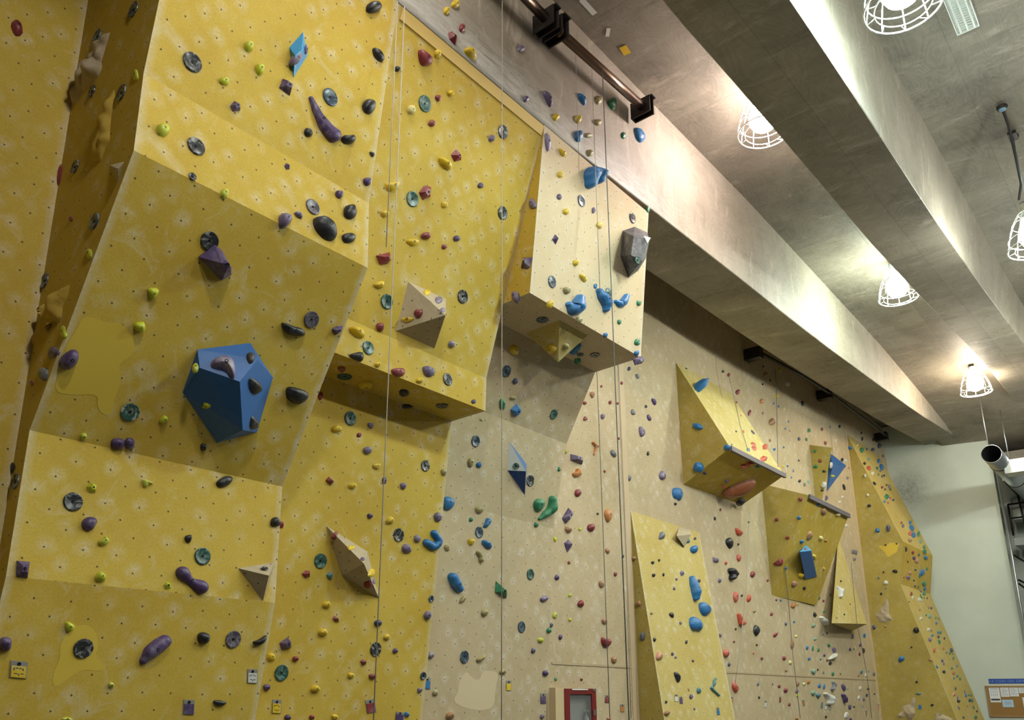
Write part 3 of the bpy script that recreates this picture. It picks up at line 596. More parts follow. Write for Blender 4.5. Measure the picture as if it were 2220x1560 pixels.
for k in (-1, 0, 1): put('spine', boxm('s', (0, k*fw*.32, -.035), (1.22, .02, .03)), M_white, t)
# ------------------------------------------------------------------ cable, junction discs and marks on the slab
def disc(p, z, r, label):
    c = onZ(p, z); t = put('junction_box', lathe('jb', [(.001, -.05), (r*.8, -.05), (r, -.03), (r, 0)], 20), M_steel, loc=tuple(c))
    put('cover', lathe('cv', [(.001, -.058), (r*.62, -.058), (r*.66, -.05)], 16), plain('blue_cover', (.16, .30, .45), .4), t); return tag(t, label, 'junction box')
disc((2172, 231), 9.97, .075, 'round junction box where the black cable leaves the slab'); disc((2200, 294), 9.97, .055, 'small blue round box beside the black cable')
c0 = onZ((2172, 234), 9.95)
pts = [c0, onZ((2186, 270), 9.85), onZ((2201, 335), 9.70), onZ((2214, 398), 9.55), onZ((2209, 432), 9.2)]
tag(put('power_cable', tubem('cable', [p-c0 for p in pts], .02, 8), M_black, loc=tuple(c0)), 'black power cable sagging from the slab to the right-hand lamp', 'cable')
def flat(name, p, z, sx, sy, rot, mat, label, cat):
    c = onZ(p, z); return tag(put(name, boxm(name, (0, 0, 0), (sx, sy, .006), Matrix.Rotation(R(rot), 3, 'Z')), mat, loc=tuple(c)), label, cat)
flat('paper_label', (1275, 15), 9.965, .30, .07, 0, M_white, 'white paper label stuck to the slab above the bronze pipe', 'label')
flat('paper_label', (1355, 109), 9.965, .16, .10, 8, plain('tag_yellow_s', (.70, .45, .02), .6), 'yellow tag stuck to the slab above the bronze pipe', 'label')
flat('tape_scrap', (1318, 70), 9.965, .14, .05, 40, M_white, 'scrap of white tape on the slab between two labels', 'tape')
# ------------------------------------------------------------------ ventilation duct, pipe and gear in the plant recess
dc = onX((2149, 983), 24.0)
t = empty('ventilation_duct', tuple(dc), 'round galvanised ventilation duct with open dark end near the corner', 'duct')
rd = .245
put('duct_pipe', lathe('d', [(rd-.012, .02), (rd-.012, 7.5), (rd, 7.5), (rd, .0), (rd-.012, 0)], 32, axis='x'), M_zinc, t)
put('inside', lathe('d', [(.001, 2.2), (rd-.014, 2.2), (rd-.014, .03)], 32, axis='x'), plain('duct_dark', (.02, .022, .025), .6), t)
for x in (1.05, 3.4, 5.6): put('seam_band', lathe('b', [(rd, x-.03), (rd+.012, x-.02), (rd+.012, x+.02), (rd, x+.03)], 32, axis='x'), M_steel, t)
for x in (.55, 2.1): put('hanger_rod', tubem('r', [(x, (-.1 if x > 1 else .12), rd-.02), (x, (-.1 if x > 1 else .12), zs(24+x)-dc[2])], .014, 6), M_zinc, t)
tt = onX((2208, 1012), 25.2)
b_ = put('branch_duct', boxm('bd', (0, -.9, 0), (.5, 2.2, .36)), M_white, loc=tuple(tt+np.array([0, .1, 0]))); tag(b_, 'white square branch duct joining the round duct at the right edge', 'duct')
g0 = np.array([28.35, FB[1]-.12, 0.0]); 
o = put('conduit_pipe', tubem('cp', [(0, 0, 0), (0, 0, 8.45)], .035, 10), M_zinc, loc=tuple(g0)); tag(o, 'vertical galvanised conduit pipe at the corner of the plaster wall', 'pipe')
# steel landing with railing and a unit on it
lp = onX((2198, 1166), 30.5)
t = empty('steel_landing', tuple(lp), 'steel landing with black railing in the recess at the right edge', 'platform')
put('platform', boxm('pf', (.6, -1.5, -.12), (1.2, 3.0, .24)), plain('landing_grey', (.42, .43, .40), .6), t)
rr = []
top = onX((2185, 1093), 30.5)-lp; mid = onX((2191, 1123), 30.5)-lp; pb = onX((2200, 1160), 30.5)-lp
rr += [tubem('r', [top, (top[0], top[1]-2.6, top[2])], .03, 6), tubem('r', [mid, (mid[0], mid[1]-2.6, mid[2])], .025, 6), tubem('r', [top, (pb[0], top[1], pb[2])], .03, 6), tubem('r', [(top[0], top[1]-.32, top[2]+.25), (top[0], top[1]-.4, -.1)], .03, 6)]
put('railing', merge('railing', rr, True), M_steel, t)
for k, (pa, pb2) in enumerate((((2198, 1203), (2220, 1216)), ((2207, 1256), (2220, 1262)), ((2208, 1264), (2220, 1273)))):
    a = onX(pa, 29.6)-lp; b2 = onX(pb2, 29.6)-lp; put('brace_bar', tubem('bb', [a, b2+(b2-a)*1.5], .03, 6), M_steel, t)
ac = onX((2212, 1104), 31.2)
o = put('air_unit', boxm('au', (0, -.5, 0), (.6, 1.4, .75)), plain('unit_grey', (.46, .50, .44), .55), loc=tuple(ac)); tag(bevel(o, .03), 'pale grey ventilation unit behind the black railing', 'ventilation unit')
put('fan_grille', boxm('fg', (-.31, -.3, .1), (.02, .35, .3)), M_steel, o)
# ------------------------------------------------------------------ notice board with banner and papers on the plaster wall
def fq(pts, h, th, name, mat, parent=None, loc=None):
    v = [PF.at(p, h) for p in pts]; c = loc if loc is not None else np.mean(v, axis=0); v = [a-c for a in v]; n = len(v)
    me = mesh(name, v+[a-PF.n*th for a in v], [tuple(range(n))]+[(k, (k+1) % n, n+(k+1) % n, n+k) for k in range(n)])
    return put(name, me, mat, parent, loc=(0, 0, 0) if parent is not None else tuple(c)), c
def fxy(px, py):                                  # a point of the plaster wall as level coordinate and height
    p = PF.at((px, py)); return p
U = nrm(np.cross(PF.n, [0, 0, 1.0])); U = U if np.dot(U, FB+(0,)-np.array(FA+(0,))) > 0 else -U
def rectF(p0, wd, ht, h, th, name, mat, parent=None, loc=None):
    a = PF.at(p0, h); v = [a, a+U*wd, a+U*wd-np.array([0, 0, ht]), a-np.array([0, 0, ht])]
    c = loc if loc is not None else a
    v = [q_-c for q_ in v]
    return put(name, mesh(name, v+[q_-PF.n*th for q_ in v], [(0, 1, 2, 3), (0, 1, 5, 4), (1, 2, 6, 5), (2, 3, 7, 6), (3, 0, 4, 7), (4, 5, 6, 7)]), mat, parent, loc=(0, 0, 0) if parent is not None else tuple(c))
px_m = np.linalg.norm(PF.at((2200, 1500))-PF.at((2180, 1500)))/20; py_m = abs(PF.at((2180, 1490))[2]-PF.at((2180, 1550))[2])/60
M_cork = plain('cork', (.30, .165, .045), .85); M_frame = plain('oak_frame', (.33, .19, .07), .6)
bd_ = rectF((2135, 1486), 2.4, 68*py_m, .03, .03, 'notice_board', M_cork); tag(bd_, 'cork notice board with pinned papers, bottom right corner', 'notice board')
_c = np.array(bd_.location)
for n_, (dx, dz, w2, h2) in enumerate(((0, 0, 2.4, .05), (0, -(68*py_m-.05), 2.4, .05), (0, 0, .05, 68*py_m))):
    a = np.array([0, 0, 0.0])+U*dx+np.array([0, 0, dz])+PF.n*.015
    v = [a, a+U*w2, a+U*w2-np.array([0, 0, h2]), a-np.array([0, 0, h2])]
    put('frame_rail', mesh('fr', v+[q_-PF.n*.03 for q_ in v], [(0, 1, 2, 3), (0, 1, 5, 4), (1, 2, 6, 5), (2, 3, 7, 6), (3, 0, 4, 7), (4, 5, 6, 7)]), M_frame, bd_)
bn = rectF((2142.5, 1470.8), 2.2, 10.5*py_m, .012, .012, 'banner_sign', plain('banner_blue', (.012, .05, .33), .5)); tag(bn, 'blue banner with lettering above the cork notice board', 'sign')
fc = bpy.data.curves.new('lettering', 'FONT'); fc.body = 'LE COIN DES GRIMPEURS'; fc.size = 7.6*py_m; fc.extrude = .002; fc.space_character = 1.12
fc.materials.append(plain('letter_blue', (.16, .36, .75), .5))
_t = bpy.data.objects.new('lettering', fc); lt = put('lettering', bpy.data.meshes.new_from_object(_t), None, bn); bpy.data.objects.remove(_t)
lt.matrix_local = Matrix.Translation(Vector(U*2.5*px_m+np.array([0, 0, -8.0*py_m])+PF.n*.004)) @ Matrix(np.array([U, [0, 0, 1], np.cross(U, [0, 0, 1])]).T.tolist()).to_4x4()
M_paper = plain('paper', (.74, .76, .78), .7); M_ink = plain('ink_grey', (.30, .31, .36), .8); M_lam = plain('laminated_blue', (.42, .58, .74), .4)
def paper(x0, y0, x1, y1, label, mat=None, kind='lines', wide=None):
    wd = (wide if wide else (x1-x0)*px_m); o = rectF((x0, y0), wd, (y1-y0)*py_m, .036, .004, 'notice_sheet', mat or M_paper); tag(o, label, 'paper', 'papers pinned on the cork board')
    hgt = (y1-y0)*py_m; ms = []
    def bar(u, v, w2, h2):
        a = U*u-np.array([0, 0, v])+PF.n*.002; q4 = [a, a+U*w2, a+U*w2-np.array([0, 0, h2]), a-np.array([0, 0, h2])]
        return mesh('bar', q4+[t_-PF.n*.002 for t_ in q4], [(0, 1, 2, 3), (0, 1, 5, 4), (1, 2, 6, 5), (2, 3, 7, 6), (3, 0, 4, 7)])
    if kind == 'lines': ms = [bar(wd*.15, hgt*(.15+.13*k), wd*(.7 if k % 3 else .5), hgt*.035) for k in range(6)]
    if kind == 'icons': ms = [bar(wd*.14, hgt*.07, wd*.72, hgt*.04)]+[bar(wd*(.16+.18*i), hgt*(.22+.2*j), wd*.06, hgt*.12) for i in range(4) for j in range(2)]
    if kind == 'frame': ms = [bar(wd*.2, hgt*(.25+.16*k), wd*.6, hgt*.06) for k in range(3)]
    put('printed_lines', merge('pl', ms), M_ink, o)
    if kind == 'icons': put('black_strip', bar(wd*.08, hgt*.76, wd*.84, hgt*.11), M_black, o)
    return o
paper(2143, 1490, 2166, 1522, 'tall poster sheet with a black strip, leftmost on the cork board', kind='icons')
paper(2167.5, 1489.5, 2186, 1510, 'plain printed sheet right of the tall poster')
paper(2187, 1488.5, 2206, 1509, 'third printed sheet on the top row of the cork board')
paper(2207, 1487, 2228, 1502, 'printed sheet cut by the right picture edge, upper one')
paper(2172, 1516, 2196, 1532, 'pale blue laminated card low on the cork board', M_lam, 'frame')
paper(2216, 1511, 2240, 1533, 'printed sheet cut by the right picture edge, lower one')
# ------------------------------------------------------------------ fire hose cabinet in the beige wall
def rectM(x0, y0, x1, y1, h, th, name, mat, parent, loc):
    a = PM.at((x0, y0), h); b = PM.at((x1, y0), h); c_ = PM.at((x0, y1), h); z1 = c_[2]
    v = [a, (b[0], b[1], a[2]), (b[0], b[1], z1), (a[0], a[1], z1)]; v = [np.array(q_)-loc for q_ in v]
    return put(name, mesh(name, v+[q_-PM.n*th for q_ in v], [(0, 1, 2, 3), (0, 1, 5, 4), (1, 2, 6, 5), (2, 3, 7, 6), (3, 0, 4, 7), (4, 5, 6, 7)]), mat, parent)
cl = PM.at((1225, 1493)); M_red = plain('cabinet_red', (.17, .012, .010), .45)
t = empty('fire_hose_cabinet', tuple(cl), 'dark red framed fire cabinet with glass door, bottom of the beige wall', 'fire cabinet')
yb2 = 1640
rectM(1224, 1492, 1235, yb2, .11, .11, 'door_frame', M_red, t, cl); rectM(1283, 1492, 1292, yb2, .11, .11, 'door_frame', M_red, t, cl)
rectM(1235, 1492, 1283, 1504, .11, .11, 'door_frame', M_red, t, cl); rectM(1235, 1625, 1283, yb2, .11, .11, 'door_frame', M_red, t, cl)
gm, _nt, _b = newmat('wired_glass'); _b.inputs['Base Color'].default_value = (.30, .32, .31, 1); _b.inputs['Roughness'].default_value = .1; _b.inputs['Alpha'].default_value = .22
rectM(1235, 1504, 1283, 1625, .095, .006, 'glass_pane', gm, t, cl)
rectM(1226, 1493, 1290, yb2, .012, .01, 'back_panel', plain('cabinet_inside', (.36, .36, .32), .7), t, cl)
rectM(1241, 1492.5, 1275, 1495, .118, .006, 'label_strip', M_white, t, cl); rectM(1288, 1538, 1291, 1550, .125, .015, 'door_handle', M_zinc, t, cl); rectM(1286, 1492.5, 1290, 1497, .122, .012, 'hinge', M_zinc, t, cl)
ex = PM.at((1272, 1600), .055)
e_ = put('fire_extinguisher', lathe('fe', [(.001, -.3), (.045, -.3), (.045, .22), (.03, .28), (.012, .30), (.012, .36), (.001, .36)], 16), plain('hose_grey', (.26, .27, .28), .5), loc=tuple(ex)); tag(e_, 'grey cylinder with white label standing inside the red fire cabinet', 'fire extinguisher')
put('label', lathe('lb', [(.0465, -.05), (.0465, .17)], 16), M_white, e_); put('valve', boxm('vl', (0, -.01, .36), (.09, .03, .03)), M_zinc, e_)
tb = PM.at((1204, 1490)); o = rectM(1204, 1490, 1223, yb2, .10, .10, 'plywood_box', plain('box_ply', (.58, .45, .26), .6), None, np.zeros(3)); tag(o, 'plywood cover box fixed along the left of the red fire cabinet', 'box')
o = rectM(1196, 1492, 1201, 1503, .03, .03, 'wall_hanger', M_steel, None, np.zeros(3)); tag(o, 'small metal hanger bracket left of the plywood cover box', 'bracket')
# ------------------------------------------------------------------ climbing holds
# each line: facet | crop origin x, y, scale | entries  "type colour x y w h [turn]"  in that crop's pixels (w, h across / down)
# types: b rounded  k small knob  g faceted  d round dish  O free outline  S curved bar  t route tag
DATA = r'''
L|0 0 3|b r 111 180 66 105 -18
S|0 0 3|d dk 871 65 38 110;d db 634 239 34 98;d dk 600 596 38 84;d dk 791 605 38 112;b lg 880 488 36 74;b r 375 1138 46 132 8;d dk 490 1087 36 96;k r 461 1422 24 38;d db 617 1440 38 112
S|0 500 3|b lg 577 148 40 64;d dp 293 325 30 100;b lg 407 658 36 80;b p 340 793 60 84 20;b gr 276 933 62 92;k r 205 990 20 42;b k 74 1532 44 56;
S|0 1020 2.89|d dk 99 67 36 100;b k 66 8 36 20
F1|0 0 3|d dk 1250 405 108 122;b lg 1620 300 58 66;b lg 1462 525 62 52;g p 1540 690 66 66
F1|540 0 3|b lg 72 450 54 74;O2 p 228,507 292,548 272,615 205,565;S p2 14-24-36-44 400,640 440,735 490,825 545,885;d db 526 632 82 108;b k 815 45 96 74 -15;O k 815,305 850,318 880,370 876,402 848,395 818,360 808,325;O k 790,642 824,660 820,710 790,745 755,725 740,685 760,650;b k 651 905 84 62 -8;b k 388 860 50 62 -30;O k 785,980 824,998 806,1025 790,1005;b p 771 1180 48 56
X4|540 0 3|O lp 345,340 315,335 285,365 270,410 290,430 320,415 345,375;b lp 374 320 20 64
F2|0 0 3|b lg 1062 840 78 86 -20;d dk 1274 952 110 116;b lg 1463 1255 46 58;d dk 1250 1149 40 26
F2|540 0 3|g p 252 1080 36 42;b p 590 1262 46 52;b lp 238 1430 80 88;O lp 295,1380 325,1368 350,1390 346,1425 325,1412 305,1395;d dp 413 1346 88 100 -20;b k 662 1373 84 90;O k 428,1410 470,1405 530,1430 568,1490 572,1545 540,1562 490,1540 440,1480;b k 652 1545 90 66
F3|0 500 3|d dk 1362 65 112 114;O2 p 1410,96 1455,130 1470,190 1520,245 1518,290 1455,328 1308,176;b lg 997 410 66 78;b lg 912 626 68 70;O p 470,772 515,790 510,840 480,895 430,918 382,880 400,830;d dw 845 1178 120 114;O lg 1070,1200 1100,1215 1090,1240 1050,1262 1035,1240 1055,1215;b lg 544 1338 44 44;O p 735,1350 805,1355 812,1385 800,1425 735,1425 722,1395;O p 820,1348 870,1350 880,1385 868,1420 820,1425 815,1385;b k 1325 1408 42 48
F3|540 500 3|O k 215,600 250,605 300,625 350,635 368,665 355,692 310,682 260,680 225,640;d dp 405 576 90 102;O2 p 545,640 575,622 615,618 608,655 570,678 548,660;O k 252,1030 275,1018 330,1030 390,1058 385,1095 345,1130 310,1132 265,1110 248,1070
X1|0 500 3|O lp 1370,860 1400,825 1450,815 1510,830 1532,870 1530,945 1515,955 1490,910 1440,885 1390,880;b lg 1272 888 42 58
X1|0 500 3|b k 1630 828 62 78
X3|540 500 3|O k 20,955 50,970 85,1010 85,1040 40,1070 15,1045 8,990;O k 0,1195 30,1205 65,1250 60,1280 20,1295 -10,1280
X2|0 500 3|O lg 1320,1110 1378,1128 1378,1140 1358,1160 1318,1155 1308,1145 1325,1130
F4|0 1020 2.89|d dk 456 194 120 112;g lg 578 105 58 62 10;O lg 890,50 920,60 965,75 960,85 930,80 915,110 905,105 895,80;O k 1400,35 1440,30 1460,45 1455,70 1420,98 1380,105 1360,85 1365,65;O p 570,284 600,295 612,325 595,340 592,360 565,378 530,365 514,335 530,300;O lg 620,440 650,430 665,405 675,430 690,435 670,465 640,472 618,458;b k 1182 425 46 48;d dg 1268 535 96 102;O2 p 110,562 193,568 178,670 106,660;b lg 633 665 66 58 20;g lg 1053 718 42 48;S p 42-26-44 1140,640 1190,690 1258,730
Q7|540 1020 2.89|d dk 95 617 76 44
G3|540 1020 2.89|b r 205 338 26 46;
F4|540 1020 2.89|b k 168 320 58 58
F5|0 1020 2.89|O lg 415,940 465,965 470,985 440,1015 415,1005 410,975;d dk 521 1112 118 114;b p 36 1090 78 96;S p2 24-44-46-40 895,1190 940,1135 990,1095 1030,1065;b k 1280 1050 78 74;d dp 1460 1055 92 100;b lg 698 1342 36 34;O k 1340,1432 1420,1445 1420,1460 1385,1478 1338,1462;b lg 420 1556 70 24;t y 118 1245 108 106;t p 1185 1480 68 92;t w 1583 1286 62 88
F5|540 1020 2.89|O k 28,1070 55,1065 85,1045 110,1028 112,1050 95,1080 60,1100 35,1090
G1|540 0 3|b k 966 448 36 36;O r 1105,312 1150,335 1195,375 1192,420 1140,432 1115,400;b y 1228 350 42 58;b y 1313 605 40 42;d dg 1142 674 70 98;b cy 1058 712 50 60;b r 1231 638 34 44;b r 1190 802 38 44;b lp 1580 900 36 46;d dk 1650 858 56 84;O y 1238,1015 1275,1030 1315,1060 1318,1090 1305,1110 1270,1085 1248,1055;g r 1355 1010 60 76;d dg 1062 1294 70 94;O y 888,1190 935,1190 985,1180 970,1220 935,1252 905,1240;g r 1152 1253 70 96;b y 1274 1331 38 40;b p 1508 1205 34 40;b y 886 1390 46 46;d dk 1648 1385 56 82;b r 1153 1533 52 50;b p 1353 1550 40 40
G1|540 500 3|b r 1272 104 32 32;O y 1025,58 1070,55 1112,66 1095,95 1062,103 1035,85;O2 r 835,160 880,150 922,138 932,190 905,215 860,220;O y 812,350 850,330 880,322 878,360 858,378 830,365;d dg 895 460 72 92;d dk 1388 428 62 84;b r 855 628 44 60;b lp 1320 738 40 46
Q2|540 500 3|b y 1160 402 44 36;O lp 1210,430 1250,425 1265,450 1235,475 1215,460;b lp 1262 515 30 30
Q1|540 500 3|O y 978,575 1020,558 1080,568 1050,592 1010,600;b r 1100 537 56 58
G2|540 500 3|O y 655,625 700,620 745,645 755,680 740,702 700,685 665,650;d dg 773 762 70 88;O k 645,808 690,795 740,782 746,830 735,854 700,840;b y 838 870 38 36;O r 925,905 950,895 1010,892 1016,930 990,955 940,935;O lp 1132,880 1165,880 1205,895 1212,930 1180,955 1145,935;b y 1112 972 40 38;d dk 1290 966 60 78;b p 1462 1109 28 28
GS|540 500 3|b r 600 903 52 34;d dg 621 946 90 36;b y 758 1008 104 44;b k 1005 1058 68 40;d dk 1255 1135 78 32
G3|540 500 3|b r 465 1075 32 52;b k 1035 1138 66 36;d dg 658 1220 70 88;b y 574 1288 62 44;b lp 794 1266 38 42;b r 717 1328 30 30;O lp 745,1415 780,1398 802,1420 795,1448 765,1456 748,1440;b y 832 1532 50 40;d dk 1145 1528 58 70
G3|540 1020 2.89|O2 r 485,60 505,36 538,68 515,92;b y 650 95 46 36;b p 850 62 28 44;b lp 968 96 38 44;b p 760 284 30 34;b y 886 310 44 46;d dk 936 402 62 80;O lp 1160,280 1180,258 1205,270 1212,300 1190,325 1168,310;b lp 1056 425 38 48;b lp 990 488 48 68 -25;S b 24-26-20 1110,450 1155,475 1185,440 1155,390;d dg 446 564 74 88;g r 363 647 52 46;O tq 485,650 515,632 525,650 518,688 490,665;b y 488 838 44 46;g r 547 929 38 38;b n 811 955 42 40;b y 466 1012 52 50;O lp 1098,900 1120,870 1145,890 1142,915 1118,942 1100,920;d db 1140 801 30 40;b y 864 1043 36 38;d dk 792 1117 64 82;b p 918 1127 30 30;O2 p 198,1078 248,1044 262,1060 265,1112 208,1120;b y 140 1168 52 50;b r 293 1180 36 36;g r 721 1198 36 36;d dg 202 1265 82 94;b y 640 1283 38 36;b r 777 1288 42 36;b p 113 1358 42 44;b y 418 1366 50 44;t y 174 1476 56 86;t r 764 1474 58 84 -12;t p 945 1536 52 50 10;b b 990 1526 28 34;b p 244 1545 40 34;b r 395 1545 28 34;b y 540 1543 40 34;d db 1090 1284 36 44;b lp 1071 1376 28 34
Q3|540 1020 2.89|g r 530 418 30 36;
Q4|540 1020 2.89|b r 548 390 26 26;b y 645 480 46 26;b p 712 550 26 24
Q5|540 1020 2.89|b r 746 717 54 42
Q6|540 1020 2.89|b y 772 638 40 50;b lp 786 690 22 40
BF|1080 0 3|O lp 305,865 330,870 345,920 343,970 320,990 312,950 308,900;O y 395,955 420,975 445,1000 430,1022 412,1005;S b 30-44-34-22 590,1200 600,1130 650,1130 655,1175;b y 408 1136 36 40;b p 399 1278 28 38;d db 540 1306 46 74;b y 444 1375 38 40;b lp 624 1366 24 40;b y 660 1464 36 44;d dk 872 1418 38 66
BF|1080 500 3|O2 p 375,22 395,50 378,88 356,55;b y 508 208 38 42;O y 530,280 550,278 578,315 575,335 555,330 538,305;d db 349 332 50 76;b ol 451 388 46 48;b y 342 478 36 52;b ol 528 580 42 40;b b 634 360 22 34;S b 16-26-28-18 650,390 670,430 695,470 695,515;d tqd 715 402 44 60;S b 12-26-16 762,460 795,475 830,425;S b2 20-50-26 455,480 490,505 522,440;b g 917 470 28 34;b g 790 593 24 34;b b 700 678 26 32;b g 907 725 34 46;b b 903 796 28 36;O2 p 886,832 940,812 955,837 940,862 900,872
X5|1080 500 3|d dg 905 190 32 50
BL|1080 0 3|b lp 221 1325 48 66
BL|1080 500 3|O2 p 155,170 215,168 200,230 185,245 142,238;b lp 110 430 48 70
BS|1080 500 3|d db 287 577 76 36;d dk 630 805 62 28;d dg 533 803 44 22;b g 515 850 46 30
BS|1080 500 3|b b 500 775 40 96 50
Q8|1080 500 3|b ol 444 752 40 40
Q9|1080 500 3|b y 345 772 62 58 -20
BS|1080 500 3|g g 262 765 60 50
CB|540 0 3|b y 1345 25 46 58;b y 1286 70 38 50;b r 1388 182 38 54;O2 r 1302,210 1325,200 1362,255 1345,290 1310,250;O y 1405,310 1440,308 1470,340 1482,390 1440,370 1410,340
CB|1080 0 3|b lp 152 315 36 44;b lp 183 645 34 40;O lp 290,590 320,590 345,630 353,690 340,695 320,655;O b 518,605 545,610 570,640 572,692 545,665;b ol 658 652 44 54;O g 715,670 730,645 755,632 778,665 755,720 740,700;b y 379 762 38 46;b y 524 775 36 52;b ol 650 795 46 40;b b 527 883 48 76;b ol 590 880 50 34;b g 817 880 26 44;O b 890,825 920,830 955,880 955,910 930,928 905,895;b ol 600 995 36 44;b g 977 1362 20 40
H1|1080 500 3|b y 108 777 56 62;d db 53 912 56 74
H1|1080 500 3|b n 113 980 30 42 25;O g 10,1100 30,1090 48,1115 45,1165 15,1165;O2 b 88,1165 125,1128 150,1150 148,1190 120,1210 95,1190;d dg 361 1192 50 64;b ol 97 1087 36 28
H1|540 500 3|b ol 1502 1228 40 34
X8|1080 500 3|d tqd 116 1530 40 40
H2|540 500 3|d db 1472 1368 54 72;O ol 1420,1500 1440,1475 1465,1490 1455,1535 1435,1545;b b 1497 1522 34 36
G3|540 500 3|b ol 1268 1570 32 44
M|1180 790 7.09|b lg 335 1340 40 60
H2|1080 1020 2.89|d dk 200 62 42 68;O g 230,195 255,172 288,185 292,220 270,255 245,262 228,230;S g 20-26-22-10 335,175 330,235 295,270 258,300
H3|1080 1020 2.89|b g 240 338 24 34
H2|1180 1000 7.09|b g 230 118 42 70
M|1180 1000 7.09|b lg 168 1195 45 75
H3|540 1020 2.89|O b 1222,170 1250,160 1288,185 1285,225 1255,252 1225,240 1218,200;O ol 1418,230 1450,222 1472,240 1465,262 1440,272 1425,260;b g 1392 305 22 28;O b 1490,292 1515,300 1520,325 1490,360 1468,352 1485,325;d db 1440 385 48 68;b y 1394 446 36 44;O b 1468,430 1500,445 1522,470 1518,495 1490,485 1462,455;O ol 1222,470 1240,458 1258,480 1252,508 1230,500;S ol 14-12-14 1432,510 1445,535 1452,560;S b 28-30-24 1270,665 1290,710 1312,740;
H3|1080 1020 2.89|d dg 201 648 42 66;O2 g -5,692 62,762 58,798 -10,760;O lp 265,795 310,778 318,798 295,822 270,818
H4|540 1020 2.89|O ol 1318,820 1340,780 1362,790 1355,812 1330,835;b ol 1478 888 40 48 25;d db 1348 1166 50 74;O ol 1425,1180 1455,1165 1485,1148 1482,1170 1450,1198 1432,1196;b lp 1139 1155 38 44;b ol 1592 1258 40 34;b ol 1168 1390 34 38;b br 1262 1535 50 50;t b 1118 1332 38 70 5
H4|1080 1020 2.89|d db 145 978 44 66;b g 320 1000 28 34;b lg 268 1062 32 34;b p 222 1126 26 34;b p 298 1268 30 38;t y 67 1345 32 62;t p 283 1426 36 64;t y 323 1488 32 62;b p 277 1540 24 26
M|1180 790 7.09|b br 743 465 60 105 -15;k r 625 590 50 55;k r 880 335 30 45;k r 1187 285 50 60;k r 1015 582 45 60;k r 1130 597 35 40;k r 633 830 55 65;k r 1145 1137 30 45;g n 1310 62 52 70;k gr 1435 183 45 80 -25;b gr 1370 735 60 95 -25;b lp 905 797 60 80;S o 20-22-14 745,1200 790,1265 760,1380;b gr 1068 1367 70 115 -25;O2 p 425,1370 580,1415 600,1530 428,1465;O lp 1460,960 1490,950 1550,1020 1550,1080 1505,1120 1475,1080
M|1180 1000 7.09|O o 500,110 545,105 560,165 580,210 540,235 490,250 440,200 450,175 500,165;b r 523 488 90 115;O2 p 390,710 458,775 345,955 295,870;b br 378 1045 85 110 -30;b lg 550 1040 45 50;b r 725 1020 95 120;O2 p 380,1195 432,1240 432,1310 365,1395 320,1250;k k 823 803 32 40;O o 930,770 970,725 1020,740 1050,800 1035,880 990,945 950,880;b br 977 1372 60 100 -10;k k 1210 1460 30 60;k r 930 153 35 45;b gr 1310 255 50 100
WL|1180 1000 7.09|b br 1370 1490 70 70
M|1180 1210 7.09|k r 382 65 40 52;b p 198 290 65 90;k lg 397 568 50 55;b r 565 695 85 100;k lg 165 880 50 95;k lg 397 945 45 60;b p 252 1210 55 85 15;b br 882 400 70 110 -20;b br 932 968 75 115 -25;k r 1097 245 45 70;O r 890,1220 910,1210 960,1240 1010,1235 1035,1265 1010,1340 960,1368 915,1350 895,1290;b br 1075 1560 75 110 -15
WL|1180 1210 7.09|b br 1447 690 75 85;b gr 1505 1195 75 130 10
M|1080 1020 2.89|b lg 357 906 26 44;b gr 333 965 26 32;k g 361 1305 14 26;k r 523 1308 14 18;t r 683 1429 24 48;t o 778 1486 24 48;b pk 695 1553 26 24
M|1380 780 7.09|b p 272 640 50 120 -25;k k 148 715 35 45;b p 195 885 50 110 -25;k k 180 1437 38 65
VT|1380 780 7.09|S b 34-44-34 905,400 930,430 955,465;k k 768 132 36 26 30;k k 1533 1098 28 34 -30;k r 1318 578 24 40;k k 1467 1300 26 24
VL|1380 780 7.09|O b 850,985 900,960 960,980 1015,1020 1000,1065 940,1070 870,1045;b b 1385 1340 105 80 -20
VL|1360 1000 7.09|b b 1085 85 140 180 28
VB|1360 1000 7.09|b p 1192 185 60 40;b lp 1530 305 60 50;k ro 1487 395 50 40
M|1360 1000 7.09|b lp 545 210 80 150;O b 715,410 780,400 835,450 855,520 845,580 812,608 780,575 730,565 712,500;k k 742 655 35 50;k r 1433 740 30 45;k k 1348 878 32 60;O2 p 1325,1470 1400,1480 1395,1540 1400,1555 1330,1540
WF|1360 1000 7.09|b gr 537 1140 85 110;b tq 935 1220 55 70;k p 1043 1182 35 45;b b 1035 1350 105 120
WF|1380 1200 7.09|k k 252 135 45 50;k k 350 100 30 45;k k 268 328 45 55;k k 417 320 32 50;g lp 705 297 55 85;k lp 620 390 35 45;k p 965 415 40 50;k p 582 532 32 52;S b2 30-44-50-36 835,370 860,480 890,590 900,690;O b 985,745 1040,750 1095,800 1150,850 1150,900 1110,940 1060,955 1020,925 985,840;O b 835,990 880,960 940,985 1000,1040 1015,1090 1005,1160 970,1195 925,1140 910,1185 870,1150 835,1080;b k 545 940 55 95 -35;k br 235 915 50 40;k lp 680 1065 35 50;k k 280 1318 40 65;k k 768 1355 35 55
M|1380 1200 7.09|k ro 1380 138 38 55;S k2 40-40-38 1435,255 1468,310 1450,370;k lp 1283 410 45 75;b lp 1283 1255 45 60;k r 1500 1350 30 35;k k 1527 1155 30 35
